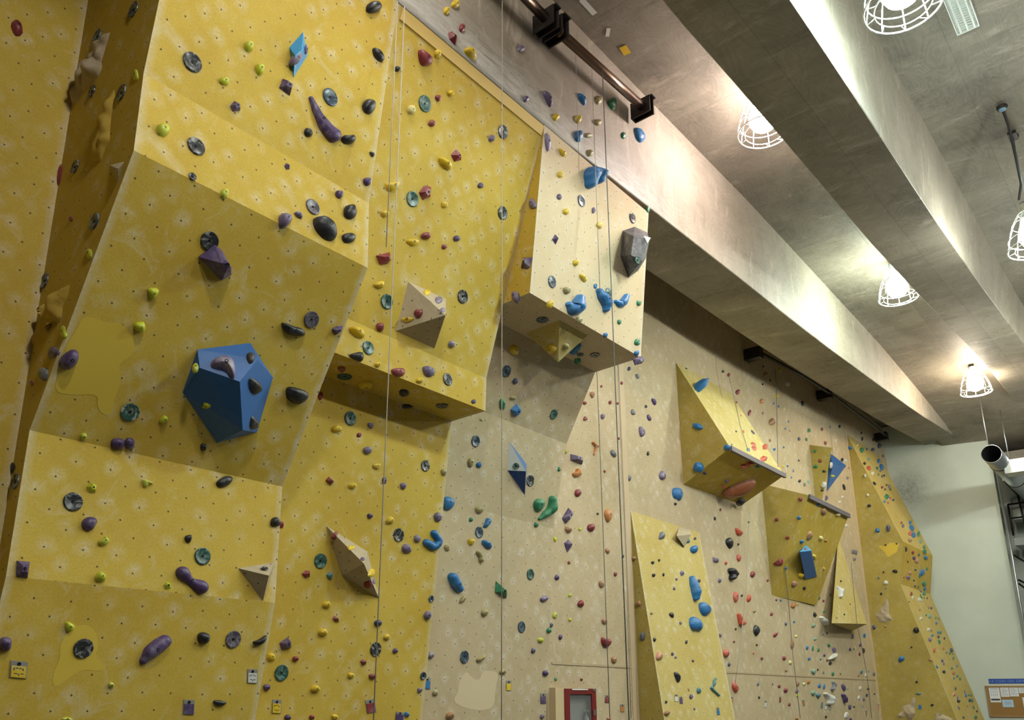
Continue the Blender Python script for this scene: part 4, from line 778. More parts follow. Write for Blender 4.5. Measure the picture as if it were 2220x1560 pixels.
WF|1400 1400 9.75|b pk 295 205 130 165;k p 567 165 50 75;k lp 635 240 40 60;k p 1003 313 45 60;O k 600,550 650,550 710,600 740,670 730,730 695,785 660,720;k br 908 920 35 70;b tq 1128 945 90 130;S tq 22-20-22-20-22-18 1470,690 1430,750 1430,820 1390,860 1385,900 1540,1045;t w 650 1095 68 150 -4;t p 750 1140 68 150 -6;k p 963 1068 60 105;k k 435 1180 45 70;k lp 1030 1325 40 65;t b 1533 1375 58 160 -8;b br 455 1415 110 105
M|1400 1400 9.75|b ro 1705 155 110 170;k n 1765 385 50 85;O ro 1850,720 1900,790 1950,850 1965,930 1920,1000 1870,940 1830,850;t o 1822 1135 50 130 -5
M|1560 780 7.8|k k 60 195 35 50;k r 158 255 42 65;b r 312 540 60 95 25;b r 510 890 46 110 20;b o 718 695 60 80;k b 918 735 25 38;k b 1000 785 30 45;b br 783 245 60 90;k k 742 110 25 35;k k 733 410 28 40;k k 860 345 25 45;k y 1028 170 55 70;k y 968 605 60 65;b w 1158 400 75 90;b k 1407 735 45 95;k p 733 900 28 45;b br 895 1045 90 120;k cy 1097 833 28 55;k b 1168 1040 28 40;k b 1115 1162 28 38;k br 1190 1200 25 30;b g 1515 1190 50 65;b n 1347 1333 45 60;b g 1472 1343 40 60;k br 858 1358 40 50;k b 930 1510 35 45;k b 1088 1477 25 38;k y 975 1140 28 35
VT|1560 780 7.8|k r 287 718 40 50;k ro 365 948 35 45;k ro 402 1212 40 50;b p 565 1225 112 36 45;g ro 775 1462 90 110 20;b ro 575 1425 110 54 35;b ro 590 1495 100 56 35;b tq 488 1515 74 54 45
VT|1560 970 7.8|g ro 755 180 120 100;k ro 993 308 30 30
VB|1560 970 7.8|S ro 20-20-18-16 375,305 440,295 490,255 560,250;b tq 650 320 100 42 -15;O ru 65,830 120,760 250,690 420,610 560,560 625,570 600,640 530,710 380,790 250,830 120,835;b k 355 935 160 78 -35;k ro 75 670 50 40;k lp 120 575 70 50
M|1560 970 7.8|k k 1343 217 28 40;k b 1155 313 28 38;b gr 1250 390 30 60;k y 1078 320 32 45;k y 1138 500 28 30;k b 1217 505 28 40;k k 1358 565 48 55;k gr 1443 625 40 70;k pg 1512 580 45 70;k r 18 1045 30 45;k k 498 1260 30 42;O ro 275,1340 330,1380 395,1440 380,1480 330,1490 295,1450
W3L|1560 970 7.8|b r 1363 870 70 70;b r 962 1215 60 70;b r 1148 1525 70 60;b b 1340 1185 70 60
M|1560 1160 9.75|O k 130,120 200,50 255,75 285,140 285,250 240,298 190,240;k k 398 192 38 55;b ro 415 480 85 150;b r 705 830 95 130;k r 1018 955 40 65;b ro 350 1300 90 240 -8;k k 475 1275 40 50 30;b ro 625 1335 80 160;k r 1202 1365 35 55;k b 1298 1372 35 50
W3L|1560 1160 9.75|O r 1110,600 1200,570 1260,500 1320,480 1335,560 1310,640 1180,645
M|1560 1310 9.75|S ro 26-34-46 385,210 410,305 440,400;k k 347 515 32 45;O k 760,425 800,440 858,520 855,580 795,670 745,620 725,520;k br 743 140 50 70 30;k r 1103 200 50 80 20;b r 1190 640 70 120 35;k gr 1410 410 45 75;k k 790 855 35 50;k r 308 783 30 45;k ro 720 1030 32 55;k r 900 1135 50 65;b r 1370 1130 65 90;b cy 1500 1220 60 90;k br 1412 1395 55 50;b br 1540 830 70 200
M|1700 1290 10.4|b o 215 235 80 140 20;k y 305 205 40 40;k n 722 82 44 60;b g 787 65 60 90;k r 890 130 50 65;k pg 897 355 60 80;b k 695 435 75 120 -20;S w 30-44-34 810,500 860,570 900,650;b pg 665 675 70 100;k k 972 858 38 55;k k 880 885 25 30;k b 228 600 45 60;b gr 45 640 50 90;k pg 705 985 60 80;b b 525 1180 50 100;b g 648 1200 40 125;k g 775 1240 50 85;k g 1010 1130 60 90 -30;b lp 1135 1245 90 140;S w 30-44-30 1020,1430 1080,1390 1135,1330;k p 910 1355 50 75;k r 972 1470 45 70;b k 1043 1530 60 100;k g 825 1445 40 50;b b 568 1430 55 80;k cy 275 925 50 80;b p 1545 925 50 110;b b 1813 910 55 115;b p 1720 1115 60 95;k p 1490 1220 45 85;b k 1795 1245 60 125;k r 1703 1320 50 75;k k 1580 1215 25 45;k w 1620 1460 25 35
W5F|1700 1290 10.4|k k 1492 200 28 30;k k 1360 430 35 45;k k 1190 505 22 26;k ol 1510 512 22 24
W3F|1640 1080 7.09|k b 955 100 40 45;b br 1040 205 70 110;b cy 1255 255 62 60;b br 825 575 64 140 20;k b 700 668 48 60;k cy 995 615 55 70;k br 1068 655 35 45;b y 892 905 46 90;b y 690 1185 65 85;b pk 590 1315 70 85;k k 738 1385 40 60;k y 1040 1085 35 50;k b 450 1075 35 45
X6|1640 1080 7.09|k r 758 775 45 30
W5F|1640 1080 7.09|S w 12-24-16 1232,1365 1272,1430 1280,1510;k k 1300 1272 30 34
M|1640 1080 7.09|k w 1385 415 40 60;b gr 1495 820 60 66;b gr 1535 835 42 74;b gr 1508 935 40 55;k gr 1140 1480 30 50
W4L|1700 900 7.8|b g 520 608 55 50;b r 605 768 62 60;b g 528 865 70 60;b k 672 945 60 45;O w 655,1110 720,1135 670,1245 605,1205;b k 640 1265 55 42
X7|1700 900 7.8|O w 783,795 810,790 826,830 815,885 780,910;b lg 825 1028 60 46
M|1700 900 7.8|k r 642 235 38 60;b r 700 470 45 65 -15;k n 778 195 28 50;k k 940 190 40 60;k w 873 425 33 56;b p 718 1400 50 90;b k 1015 1215 45 110 -15;k w 990 1380 40 50;k w 945 1470 40 60;k br 1097 890 38 50;k lp 1073 1060 38 50;b k 985 750 45 65;b w 1040 770 48 60;b n 1620 515 70 85;k k 1522 405 50 60;k k 1323 400 32 70;k k 1310 300 30 40;k k 1575 400 25 50;k k 1672 685 28 40;k k 1775 1000 26 36
TL|1700 900 7.8|b b 1108 550 75 60;b w 1365 1020 50 55;b w 1410 1345 45 50;b k 1435 1525 60 55
TU|1700 900 7.8|b b 1605 775 50 84 -20;b b 1655 872 70 112 -25;b g 1320 590 70 80;k tq 1405 570 45 40;b n 1510 575 65 55;k cy 1245 500 40 45;k pg 1435 740 60 50;b ro 1440 895 62 80 -40;k g 1578 895 35 65 -30;k gr 1632 935 45 45;b w 1505 980 50 60;k k 1362 815 40 55 -35;k g 1600 1005 25 30;k k 1695 1015 30 45;k lp 1660 1030 30 50;b k 1530 1150 40 72 -35;k r 1660 1215 40 45;k k 1710 1250 30 40;b gr 1785 1205 45 70;k k 1735 1175 25 40;k k 1800 1255 30 40;g g 1745 1370 84 84;k ro 1800 1400 30 50;k w 1770 1405 30 40;k n 1850 1430 40 40;k tq 1705 1455 55 50;k ro 1760 1480 40 40
TL|1840 1130 7.09|b b 440 135 70 70;b n 605 105 60 100;b w 565 940 75 65;O k 655,762 700,735 748,742 742,800 700,785;k k 535 778 25 35;k gr 460 865 30 40;k gr 570 1025 25 35;k k 497 1110 35 45;k k 567 360 35 30;k k 735 340 30 30
TU|1840 1130 7.09|b b 950 15 45 60;b b 975 95 60 112 -30;b ro 950 185 60 70;b b 1005 210 65 85;b g 1080 195 50 90;b pg 1107 305 50 60;k br 945 285 72 56 30;k g 1165 390 40 60;k lp 840 65 40 60;k r 815 20 30 40
TM|1840 1130 7.09|b g 1172 465 55 85;k k 885 430 35 80;k r 990 480 40 60;k n 1082 515 30 45;b b 1190 555 60 60;b p 1010 565 45 60;b pk 1048 600 60 80;k r 912 620 25 40;k g 1208 728 35 50;b b 1130 795 75 120 25;k g 1090 850 30 40;k n 1030 745 35 35;b pk 945 790 45 65;b lp 920 860 60 55;k ro 850 855 25 35;k k 1005 905 25 30;b g 1165 960 60 80;b b 1173 1035 45 60;k n 1107 1080 35 45;k n 1023 995 30 35;k g 1073 1005 25 40
TB|1840 1130 7.09|b g 1165 1100 48 76;b r 967 1110 35 65;k w 990 1170 35 50;k g 1115 1150 28 82 -20;b w 1100 1210 80 48 35;k g 1163 1168 20 30;k k 1208 1180 20 30;k k 930 1235 22 25;k br 1235 1320 30 50;k n 1275 1330 30 45;k br 1095 1350 28 45;k g 1195 1440 25 40;b pg 1250 1455 50 70;k g 1345 1482 28 42;k g 1385 1495 25 40;k w 1115 1490 40 55
TL|1880 1340 7.09|b n 105 135 55 75;k ol 280 125 40 35;b k 750 180 90 90;O b 515,565 580,605 560,640 510,675 475,665 485,610;k k 760 975 40 38;O tq 738,1145 790,1135 842,1155 800,1178 755,1168;t b 810 1358 58 72;k k 998 1330 40 40;k br 975 640 72 34 30;k k 680 440 30 30
TB|1880 1340 7.09|b w 950 175 40 55;k r 990 190 22 35;k b 1095 215 32 50;k g 1135 220 38 50;k tq 1003 262 45 45;k n 1100 285 40 48;b lp 968 325 50 72 -25;k k 1190 305 25 42;b g 1112 358 34 78 -20;k b 1068 70 30 50;b ro 1035 490 40 75;k o 1175 455 35 60;k lp 1220 525 25 35;k g 1275 532 35 55;k g 1330 610 35 50;k g 1322 545 22 25;b p 1155 648 40 50;k lp 1180 695 28 50;k k 1185 820 50 50;k tq 1305 765 35 45;k ro 1328 840 38 55;k tq 1388 885 35 50;k g 1430 930 30 55;k b 1337 922 25 35;k tq 1075 740 34 60 -25;k n 1360 1075 30 60;b pk 1340 1170 40 60;b lp 1390 1220 30 80;k k 1410 1275 55 45;k lp 1500 1130 22 70 -15;k b 1522 1185 30 60;k g 1565 1180 28 35;k g 1600 1180 28 50;k n 1580 1260 38 50;k g 1615 1258 38 60;k lp 1410 1370 24 80 -25;k br 1543 1345 20 40;k g 1640 1370 20 76 -25;k k 1690 1425 25 40;k g 1670 1520 45 60;k p 1485 1520 32 40;k n 1300 485 46 70 -20;k tq 1385 730 30 55
M|1700 1400 8.54|b pg 550 470 80 110;k k 625 437 28 42;k gr 730 490 35 60;b g 905 515 55 75;k r 1043 515 22 50;b tq 1435 480 50 75;k br 1383 545 40 60;b w 1520 540 45 85;k tq 1565 470 30 45;b gr 1668 515 45 75;k k 1683 312 22 38;b br 255 695 55 100;k cy 370 700 40 60;b o 455 660 55 80;b b 655 735 45 75;b b 742 750 42 110;S gr 16-20-22 890,665 905,725 878,795;O p 1065,700 1100,700 1148,760 1140,810 1115,850 1085,800 1060,745;k tq 1178 797 26 40;b w 1413 785 45 85;k k 1560 795 42 50;b r 35 820 60 85;b lp 240 830 50 70;k lg 247 915 40 60;b pg 540 865 65 100;b tq 635 910 70 95;S w 26-44-34 745,880 815,955 820,1055;S p 20-24-20 1070,900 1095,970 1110,1030;b w 1388 955 45 80;b lp 1475 980 42 75;k n 1535 910 38 60;k k 1675 887 28 38;t o 362 1050 40 112 -8;k r 98 1080 40 60;t tq 702 1090 38 112;t w 775 1125 38 92;t w 845 1130 38 96;b p 1220 1130 55 95;k k 1297 1125 38 40;k pg 1455 1115 30 40;t br 1522 1235 30 90;t pk 1750 1115 32 92;b w 1160 1285 75 130;b p 1235 1350 50 50;k k 778 1310 45 50;b o 238 1345 50 50
M|1560 1440 13|k gr 1090 550 50 122;k lp 1500 555 40 80;b r 1685 615 75 95;b r 1868 725 90 130;k k 1118 930 45 85;t w 1300 1110 65 190;t r 1712 980 55 160;k r 1975 1130 55 88
'''
OBV = r'''
S|sculpted_tufa|be|0 0 3|718,210 690,300 660,400 665,440 640,500 590,555 540,600 500,670 475,682 480,630 500,560 530,460 570,400 605,340 610,290|wrinkled pale relief stuck high on the shaded yellow side face
S|sculpted_tufa|ye|0 0 3|750,555 745,650 725,750 715,850 715,910 690,950 655,1050 635,1040 600,1055 605,1000 600,950 630,860 660,790 690,720|wrinkled yellow relief above the small bare triangle on the side face
S|sculpted_tufa|ye|0 500 3|458,345 440,430 410,490 400,570 375,600 345,585 310,660 240,710 200,750 215,690 260,620 290,560 310,500 300,470 330,430 400,380|long wrinkled yellow relief low on the shaded side face
TL|sculpted_tufa|be|1840 1130 7.09|585,1175 615,1250 615,1330 620,1420 680,1510 620,1525 580,1560 530,1555 470,1540 400,1430 450,1390 490,1330 540,1270 560,1220|star shaped pale wrinkled relief halfway up the far tower
TL|sculpted_tufa|be|1880 1340 7.09|705,1205 745,1230 750,1300 730,1370 740,1460 700,1540 640,1575 600,1510 500,1530 450,1500 480,1460 550,1420 545,1350 600,1330 660,1310 675,1250|pale wrinkled relief near the blue tag low on the far tower
TL|sculpted_tufa|be|1880 1340 7.09|1070,1450 1120,1510 1150,1470 1230,1500 1310,1545 1320,1590 1040,1590 1040,1520|pale wrinkled relief cut by the bottom edge on the far tower
'''
DISH['tqd'] = DISH['dg']
WHERE = {'L': 'the far left yellow wall', 'S': 'the shaded left side face', 'F1': 'the top left yellow panel', 'F2': 'the bright upper left band', 'F3': 'the big left overhang',
 'F4': 'the bright lower left band', 'F5': 'the bottom left yellow panel', 'G1': 'the upper middle yellow panel', 'G2': 'the boxed ledge front', 'GS': 'the boxed ledge underside', 'G3': 'the lower middle yellow panel',
 'BF': 'the cream box front', 'BL': 'the cream box side', 'BS': 'the cream box underside', 'CB': 'the near concrete beam', 'H1': 'the beige panel just below the box', 'H2': 'the beige panel just below the box', 'H3': 'the middle beige panel', 'H4': 'the bottom beige panel',
 'X1': 'the blue hexagon top face', 'X2': 'the blue hexagon left face', 'X3': 'the blue hexagon right face', 'X4': 'the blue diamond volume', 'X5': 'the charcoal gem volume', 'X6': 'the blue box volume', 'X7': 'the blue triangle volume', 'X8': 'the white face of the kite volume',
 'Q1': 'the plywood pyramid', 'Q2': 'the plywood pyramid', 'Q3': 'the plywood diamond', 'Q4': 'the plywood diamond', 'Q5': 'the plywood diamond', 'Q6': 'the plywood diamond', 'Q7': 'the plywood triangle', 'Q8': 'the hanging pyramid', 'Q9': 'the hanging pyramid',
 'VL': 'the prism volume left face', 'VT': 'the prism volume sloped top', 'VB': 'the prism volume underside', 'WF': 'the leaning slab', 'WL': 'the leaning slab shaded side', 'W3L': 'the overhanging wedge shaded side', 'W3F': 'the overhanging wedge front',
 'W4L': 'the narrow olive wedge', 'W5F': 'the long pyramid', 'TL': 'the tower shaded face', 'TU': 'the tower upper edge face', 'TM': 'the tower middle edge face', 'TB': 'the tower lower edge face'}
def zone(f, x, y):
    if f != 'M': return WHERE[f]
    if x < 1330: return 'the beige wall '+('near the fire cabinet' if y > 1400 else 'left of the dark rope') if x < 1316 else 'the beige wall beside the dark rope'
    if x < 1500 and y < 1115: return 'the beige wall left of the prism'
    if x < 1420: return 'the beige wall left of the leaning slab'
    if x > 1790 and y < 1130: return 'the beige wall around the tower top'
    if y < 1050 and x < 1710: return 'the beige wall right of the prism'
    if y < 1160 and x > 1690: return 'the beige wall near the olive wedge'
    if x < 1640: return 'the beige wall right of the leaning slab'
    if x < 1722: return 'the beige wall under the overhanging wedge'
    if x < 1765: return 'the beige wall right of the low rope'
    if x < 1830: return 'the beige wall left of the long pyramid'
    return 'the beige wall below the long pyramid'
ORD = ['', 'highest', 'second highest', 'third highest', 'fourth highest', 'fifth highest', 'sixth highest', 'seventh highest', 'eighth highest', 'ninth highest', 'tenth highest', 'eleventh highest', 'twelfth highest', 'thirteenth highest', 'fourteenth highest', 'fifteenth highest', 'sixteenth highest']
# ---- shapes
def ring_pts(kind, w, h, n, rr):
    ph = rr.random()*6.28; a1, a2 = rr.uniform(-.10, .10), rr.uniform(-.08, .08); e = rr.uniform(2.0, 2.6); sk = rr.uniform(-.22, .22)
    out = []
    for i in range(n):
        t = 2*math.pi*i/n; c_, s_ = math.cos(t), math.sin(t)
        k = (abs(c_)**e+abs(s_)**e)**(-1/e)*(1+a1*math.cos(2*t+ph)+a2*math.cos(3*t+ph*2))
        out.append((k*c_*w/2*(1+sk*s_), k*s_*h/2))
    return out
def turn(p, a): c_, s_ = math.cos(a), math.sin(a); return (p[0]*c_-p[1]*s_, p[0]*s_+p[1]*c_)
def dome(P, pix, hh, facet=False, seed=0, rings=5, lean=(0, 0), bump=.06):
    """outline on the wall plane, raised to a rounded (or faceted) body; returns mesh, centre, top point"""
    base = [P.at(p, hh*.35)-P.n*hh*.35 for p in pix]
    c = np.mean(base, axis=0); rr = random.Random(seed); n = len(base)
    local = [b-c for b in base]
    if facet:
        m_ = max(np.linalg.norm(l) for l in local); k = rr.uniform(.25, .5); q = [l*k+P.n*hh*rr.uniform(.85, 1.0) for l in local]
        me = hull('hold', [l-P.n*.006 for l in local]+[l+P.n*hh*.12 for l in local]+q); return me, c, P.n*hh
    up = np.array([0, 0, 1.0])-P.n*P.n[2]; up = up/max(np.linalg.norm(up), 1e-6); sz = np.mean([np.linalg.norm(l) for l in local])
    off = up*sz*rr.uniform(.0, .22)
    vs_ = []; fs = []
    f1, f2 = rr.uniform(0, 6), rr.uniform(0, 6)
    for k in range(rings):
        t = k/(rings-.4)*math.pi/2; s = math.cos(t)**.85; z = math.sin(t)*hh
        for i, l in enumerate(local):
            a = 2*math.pi*i/n; w_ = 1+bump*math.sin(3*a+f1+k)*(k > 0)+bump*.7*math.sin(5*a+f2)*(k > 0)
            vs_.append(l*s*w_+off*(z/hh)+P.n*(z-(.008 if k == 0 else 0)))
    vs_.append(off+P.n*hh*1.0)
    for k in range(rings-1):
        for i in range(n): fs.append((k*n+i, k*n+(i+1) % n, (k+1)*n+(i+1) % n, (k+1)*n+i))
    top = len(vs_)-1
    for i in range(n): fs.append(((rings-1)*n+i, (rings-1)*n+(i+1) % n, top))
    return mesh('hold', vs_, fs, smooth=True, uv=False), c, off+P.n*hh
def catmull(pts, rad, m=6):
    P_ = [2*np.array(pts[0])-np.array(pts[1])]+[np.array(p, float) for p in pts]+[2*np.array(pts[-1])-np.array(pts[-2])]; R_ = [rad[0]]+list(rad)+[rad[-1]]
    out = []; ro = []
    for i in range(1, len(P_)-2):
        for k in range(m):
            t = k/m; a, b, c_, d = P_[i-1:i+3]
            out.append(.5*((2*b)+(-a+c_)*t+(2*a-5*b+4*c_-d)*t*t+(-a+3*b-3*c_+d)*t**3)); ro.append(R_[i]+(R_[i+1]-R_[i])*(3*t*t-2*t**3))
    out.append(P_[-2]); ro.append(R_[-2]); return out, ro
def bar(P, pts, rad, thick):
    """half-round bar following a spine on the wall (pixels -> metres on the plane)"""
    sp, ro = catmull(pts, rad)
    e0 = (sp[0]-sp[1])/np.linalg.norm(sp[0]-sp[1]); e1 = (sp[-1]-sp[-2])/np.linalg.norm(sp[-1]-sp[-2])
    st = [(sp[0]+e0*ro[0]*k, ro[0]*math.sqrt(max(0, 1-k*k))) for k in (.98, .8, .45)]+list(zip(sp, ro))+[(sp[-1]+e1*ro[-1]*k, ro[-1]*math.sqrt(max(0, 1-k*k))) for k in (.45, .8, .98)]
    m2 = lambda p: P.at(p)
    c = np.mean([m2(p) for p, r in st], axis=0); vs_ = []; fs = []; n = 9
    for i, (p, r) in enumerate(st):
        a = st[max(i-1, 0)][0]; b = st[min(i+1, len(st)-1)][0]; d = b-a; d = d/max(np.linalg.norm(d), 1e-6); nn = np.array([-d[1], d[0]])
        l, q = m2(p+nn*r), m2(p-nn*r); mid = (l+q)/2; half = (l-q)/2; hr = np.linalg.norm(half)
        for k in range(n):
            t = math.pi*k/(n-1); vs_.append(mid+half*math.cos(t)+P.n*(hr*thick*math.sin(t)-.006*(k in (0, n-1)))-c)
    S_ = len(st)
    for i in range(S_-1):
        for k in range(n-1): fs.append((i*n+k, i*n+k+1, (i+1)*n+k+1, (i+1)*n+k))
    fs += [tuple(range(n)), tuple(range((S_-1)*n, S_*n))[::-1]]
    j = S_//2*n+n//2
    return mesh('hold', vs_, fs, smooth=True, uv=False), c, np.array(vs_[j])
BOLT = lathe('bolt', [(.001, -.001), (.0075, -.001), (.0075, .002), (.0135, .002), (.0135, -.012)], 10); BOLT.materials.append(M_bolt)
def bolt(parent, loc, n, s=1.0):
    o = bpy.data.objects.new('bolt', BOLT); C.objects.link(o); o.parent = parent; o.location = tuple(loc)
    o.rotation_mode = 'QUATERNION'; o.rotation_quaternion = Vector((0, 0, 1)).rotation_difference(Vector(n)); o.scale = (s, s, s); return o
DIM = {}
def dish(P, p, hpx):
    c = P.at(p); vpx = P.at((p[0], p[1]-hpx/2)); r = max(.03, np.linalg.norm(vpx-c))
    # the dishes are all one make: round in the plane of their wall
    dep = np.dot(ROT[:, 2], c-EYE); r = min(max(.5*hpx*dep/FOC*1.06, .03), .13)
    e = Vector(P.n).orthogonal().normalized(); f = Vector(P.n).cross(e); n = 28; prof = [(1.0, -.004), (1.0, .008), (.95, .011), (.82, .008), (.45, .003), (.12, .0)]
    vs_ = []; fs = []
    for s, z in prof:
        for k in range(n):
            t = 2*math.pi*k/n; vs_.append((e*math.cos(t)+f*math.sin(t))*r*s+Vector(P.n)*(z+.002))
    for i in range(len(prof)-1):
        for k in range(n): fs.append((i*n+k, i*n+(k+1) % n, (i+1)*n+(k+1) % n, (i+1)*n+k))
    fs.append(tuple(range((len(prof)-1)*n, len(prof)*n)))
    return mesh('dish', vs_, fs, smooth=True, uv=False), c, r
# ---- read the list
SPEC = []
for line in DATA.strip().split('\n'):
    f, org, ent = line.split('|'); x0, y0, s = map(float, org.split())
    for e in ent.split(';'):
        a = e.split()
        if not a: continue
        if a[0][0] in 'OS' :
            pts = [(x0+float(q.split(',')[0])/s, y0+float(q.split(',')[1])/s) for q in (a[3:] if a[0] == 'S' else a[2:])]
            d = dict(f=f, t=a[0], c=a[1], pts=pts, s=s)
            if a[0] == 'S': d['r'] = [float(v)/s for v in a[2].split('-')]; d['c'] = a[1].rstrip('2')
            cx, cy = np.mean(pts, axis=0); d['ext'] = max(np.ptp([p[0] for p in pts]), np.ptp([p[1] for p in pts]))
        else:
            v = list(map(float, a[2:])); cx, cy = x0+v[0]/s, y0+v[1]/s
            d = dict(f=f, t=a[0], c=a[1], w=v[2]/s, h=v[3]/s, rot=v[4] if len(v) > 4 else 0.0); d['ext'] = max(d['w'], d['h'])
        d['x'], d['y'] = cx, cy
        P = PLN[f]; dep = np.dot(ROT[:, 2], P.at((cx, cy))-EYE); d['m'] = d['ext']*dep/FOC; d['dep'] = dep
        SPEC.append(d)
# ---- words for every hold, then an order among those that read alike
def shape(d):
    t = d['t']
    if t == 'd': return 'round dish hold'
    if t == 't': return 'route tag'
    if t == 'S': return 'curved hold'
    if t == 'O2' or t == 'g': return 'faceted hold'
    if t == 'O': return 'sculpted hold'
    r = d['w']/d['h']
    return 'long hold' if (r > 1.7 or r < .5) else ('oval hold' if (r > 1.25 or r < .78) else 'round hold')
for d in SPEC:
    d['shape'] = shape(d); d['col'] = DISH[d['c']][0]+' marbled' if d['t'] == 'd' else COL[d['c']][0]
    d['size'] = '' if d['t'] in 'dt' else ('large ' if d['m'] > .24 else ('tiny ' if d['m'] < .085 else ('small ' if d['m'] < .135 else '')))
    d['zone'] = zone(d['f'], d['x'], d['y']); d['key'] = (d['zone'], d['size'], d['col'], d['shape'])
from collections import defaultdict
by = defaultdict(list)
for d in SPEC: by[d['key']].append(d)
for key, ds in by.items():
    ds.sort(key=lambda d: d['y']); n = len(ds)
    for i, d in enumerate(ds):
        core = d['size']+d['col']+' '+d['shape']
        o = '' if n == 1 else (('upper ', 'lower ')[i] if n == 2 else (('lowest ' if i == n-1 else ORD[i+1]+' ')))
        d['label'] = o+core+' on '+d['zone']
# ---- build them
GROUPN = {'t': 'route tags on the walls', 'd': 'round dish holds'}
M_plate = plain('tag_plate', (.30, .29, .27), .5, .3)
for i, d in enumerate(SPEC):
    P = PLN[d['f']]; t = d['t']; p = (d['x'], d['y']); rr = random.Random(i*13+5)
    if t == 'd':
        me, c, r = dish(P, p, d['h'] if d['f'] not in ('GS', 'BS') else d['w'])
        o = put('dish_hold', me, DISH[d['c']][1], loc=tuple(c)); bolt(o, P.n*.004, P.n, .9)
    elif t == 't':
        w2, h2 = d['w']/2, d['h']/2; a = R(d['rot']+rr.uniform(-3, 5))
        def q4(x0, y0, x1, y1, h): return [P.at((d['x']+q[0], d['y']+q[1]), h) for q in (turn((x, y), a) for x, y in ((x0, y0), (x1, y0), (x1, y1), (x0, y1)))]
        c = P.at(p)
        def slab(nm, q, th, mat, par=None):
            v = [v_-c for v_ in q]; return put(nm, mesh(nm, v+[v_-P.n*th for v_ in v], [(0, 1, 2, 3), (0, 1, 5, 4), (1, 2, 6, 5), (2, 3, 7, 6), (3, 0, 4, 7), (4, 5, 6, 7)], uv=False), mat, par, loc=(0, 0, 0) if par is not None else tuple(c))
        o = slab('route_tag', q4(-w2, -h2, w2, h2, .006), .010, M_plate)
        slab('colour_card', q4(-w2*.86, -h2*.42, w2*.86, h2*.94, .010), .004, M_hold[d['c']], o)
        bolt(o, P.at((d['x']+turn((0, -h2*.66), a)[0], d['y']+turn((0, -h2*.66), a)[1]), .008)-c, P.n, .9)
        if d['w'] > 17 and d['c'] in 'yw':
            ms = [slab_m for slab_m in ()]
            for (u0, v0, u1, v1) in ((-.6, -.2, -.5, .12), (-.38, -.2, -.05, -.12), (.05, -.2, .35, -.12), (.45, -.15, .55, .12), (-.5, .45, -.1, .53), (.0, .5, .1, .75), (.22, .45, .6, .53)):
                q = q4(u0*w2, v0*h2, u1*w2, v1*h2, .0112); v = [v_-c for v_ in q]; ms.append(mesh('ink', v+[v_-P.n*.001 for v_ in v], [(0, 1, 2, 3), (4, 5, 6, 7)], uv=False))
            tag(put('ink_marks', merge('ink', ms), M_black, o), kind='stuff')
    else:
        if t == 'S':
            me, c, tp = bar(P, d['pts'], d['r'], 1.15 if d['m'] < .3 else 1.0)
        else:
            if t in ('O', 'O2'):
                pix = d['pts']; mn = min(np.ptp([q[0] for q in pix]), np.ptp([q[1] for q in pix]))*d['dep']/FOC
                if t == 'O':                       # round the traced corners a little
                    n0 = len(pix); pix = [tuple(.5*np.array(pix[k])+.5*np.array(pix[(k+1) % n0])) if j else pix[k] for k in range(n0) for j in (0, 1)]
                    pix = [tuple(.25*np.array(pix[k-1])+.5*np.array(pix[k])+.25*np.array(pix[(k+1) % len(pix)])) for k in range(len(pix))]
                    cx, cy = np.mean(pix, axis=0); pix = [((q[0]-cx)*1.06+cx, (q[1]-cy)*1.06+cy) for q in pix]
                hh = mn*(.50 if t == 'O' else .55); fct = t == 'O2'
            else:
                mn = min(d['w'], d['h'])*d['dep']/FOC
                n = 14 if t == 'b' else (5 if t == 'g' else 10); a = R(d['rot'])
                raw = ring_pts(t, d['w'], d['h'], n, rr) if t != 'g' else [(d['w']*.56*math.cos(2*math.pi*k/5+rr.random()*.5+.4), d['h']*.56*math.sin(2*math.pi*k/5+rr.random()*.5+.4)) for k in range(5)]
                pix = [(d['x']+q[0], d['y']+q[1]) for q in (turn(q, a) for q in raw)]
                hh = mn*rr.uniform(.5, .72); fct = t == 'g'
            hh = min(max(hh, .015), .22)
            if abs(np.dot(nrm(ray(p)), P.n)) < .32: hh *= .6
            me, c, tp = dome(P, pix, hh, fct, i, rings=5 if t != 'k' else 4, bump=.05 if t != 'O' else .03)
        small = d['m'] < .135
        o = put(('foothold' if t == 'k' else {'round hold': 'knob_hold', 'oval hold': 'pebble_hold', 'long hold': 'finger_hold'}.get(d['shape'], 'climbing_hold')) if small else 'climbing_hold', me, M_hold[d['c']], loc=tuple(c))
        if d['ext'] > 11 and abs(np.dot(nrm(ray(p)), P.n)) > .25: bolt(o, np.array(tp)*.985, P.n, min(1.15, max(.55, d['m']/.16)))
    tag(o, d['label'], 'tag' if t == 't' else 'climbing hold', GROUPN.get(t[0], 'holds on '+d['zone']))
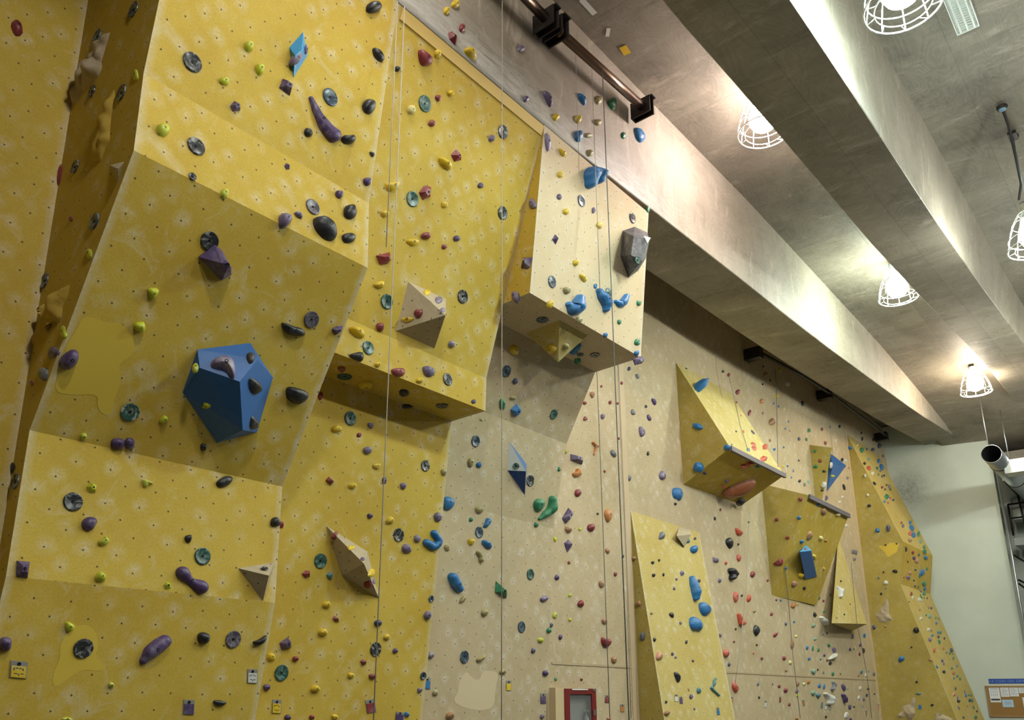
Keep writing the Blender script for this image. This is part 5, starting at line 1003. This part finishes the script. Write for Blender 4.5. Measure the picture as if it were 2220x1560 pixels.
# ---- wrinkled reliefs
M_tufa = {'be': paint_wall('relief_beige', (.50, .40, .27), (.40, .32, .21), (.58, .50, .38), chalk=0, pitch=9.0), 'ye': paint_wall('relief_yellow', (.58, .40, .08), (.50, .33, .05), (.6, .46, .16), chalk=0, pitch=9.0)}
for k, line in enumerate(OBV.strip().split('\n')):
    f, nm, mk, org, pts, lab = line.split('|'); x0, y0, s = map(float, org.split()); P = PLN[f]
    pix = [(x0+float(q.split(',')[0])/s, y0+float(q.split(',')[1])/s) for q in pts.split()]
    base = [P.at(q) for q in pix]; c = np.mean(base, axis=0); n = len(base)
    e = nrm(np.cross(P.n, [0, 0, 1.0])); f2 = np.cross(e, P.n); poly = [((b-c).dot(e), (b-c).dot(f2)) for b in base]
    bm = bmesh.new(); vs_ = [bm.verts.new((x, y, 0)) for x, y in poly]; bm.faces.new(vs_)
    bmesh.ops.triangulate(bm, faces=bm.faces)
    for _ in range(4):
        lim = .045 if f == 'S' else .06
        ed = [g for g in bm.edges if g.calc_length() > lim]
        if ed: bmesh.ops.subdivide_edges(bm, edges=ed, cuts=1); bmesh.ops.triangulate(bm, faces=bm.faces)
    def edist(x, y):
        best = 9
        for i in range(n):
            ax, ay = poly[i]; bx_, by_ = poly[(i+1) % n]; dx_, dy_ = bx_-ax, by_-ay; t_ = max(0, min(1, ((x-ax)*dx_+(y-ay)*dy_)/(dx_*dx_+dy_*dy_+1e-9)))
            best = min(best, math.hypot(x-ax-t_*dx_, y-ay-t_*dy_))
        return best
    from mathutils import noise
    for v in bm.verts:
        x, y = v.co.x, v.co.y; dd = edist(x, y); z = .075*min(1, (dd/.075))**.6
        z *= .35+1.5*abs(noise.noise(Vector((x*5.5+k*9, y*5.5, k*3.1))))+.4*noise.noise(Vector((x*13, y*13+k, 1)))
        q = e*x+f2*y+P.n*max(z, -.004); v.co = Vector(q)
    bmesh.ops.recalc_face_normals(bm, faces=bm.faces); me = bpy.data.meshes.new(nm); bm.to_mesh(me); bm.free(); uvmap(me)
    for p_ in me.polygons: p_.use_smooth = True
    if me.polygons and sum(p_.normal.dot(Vector(P.n))*p_.area for p_ in me.polygons) < 0: me.flip_normals()
    o = put(nm, me, M_tufa[mk], loc=tuple(c)); tag(o, lab, 'climbing relief', 'wrinkled reliefs on the walls')
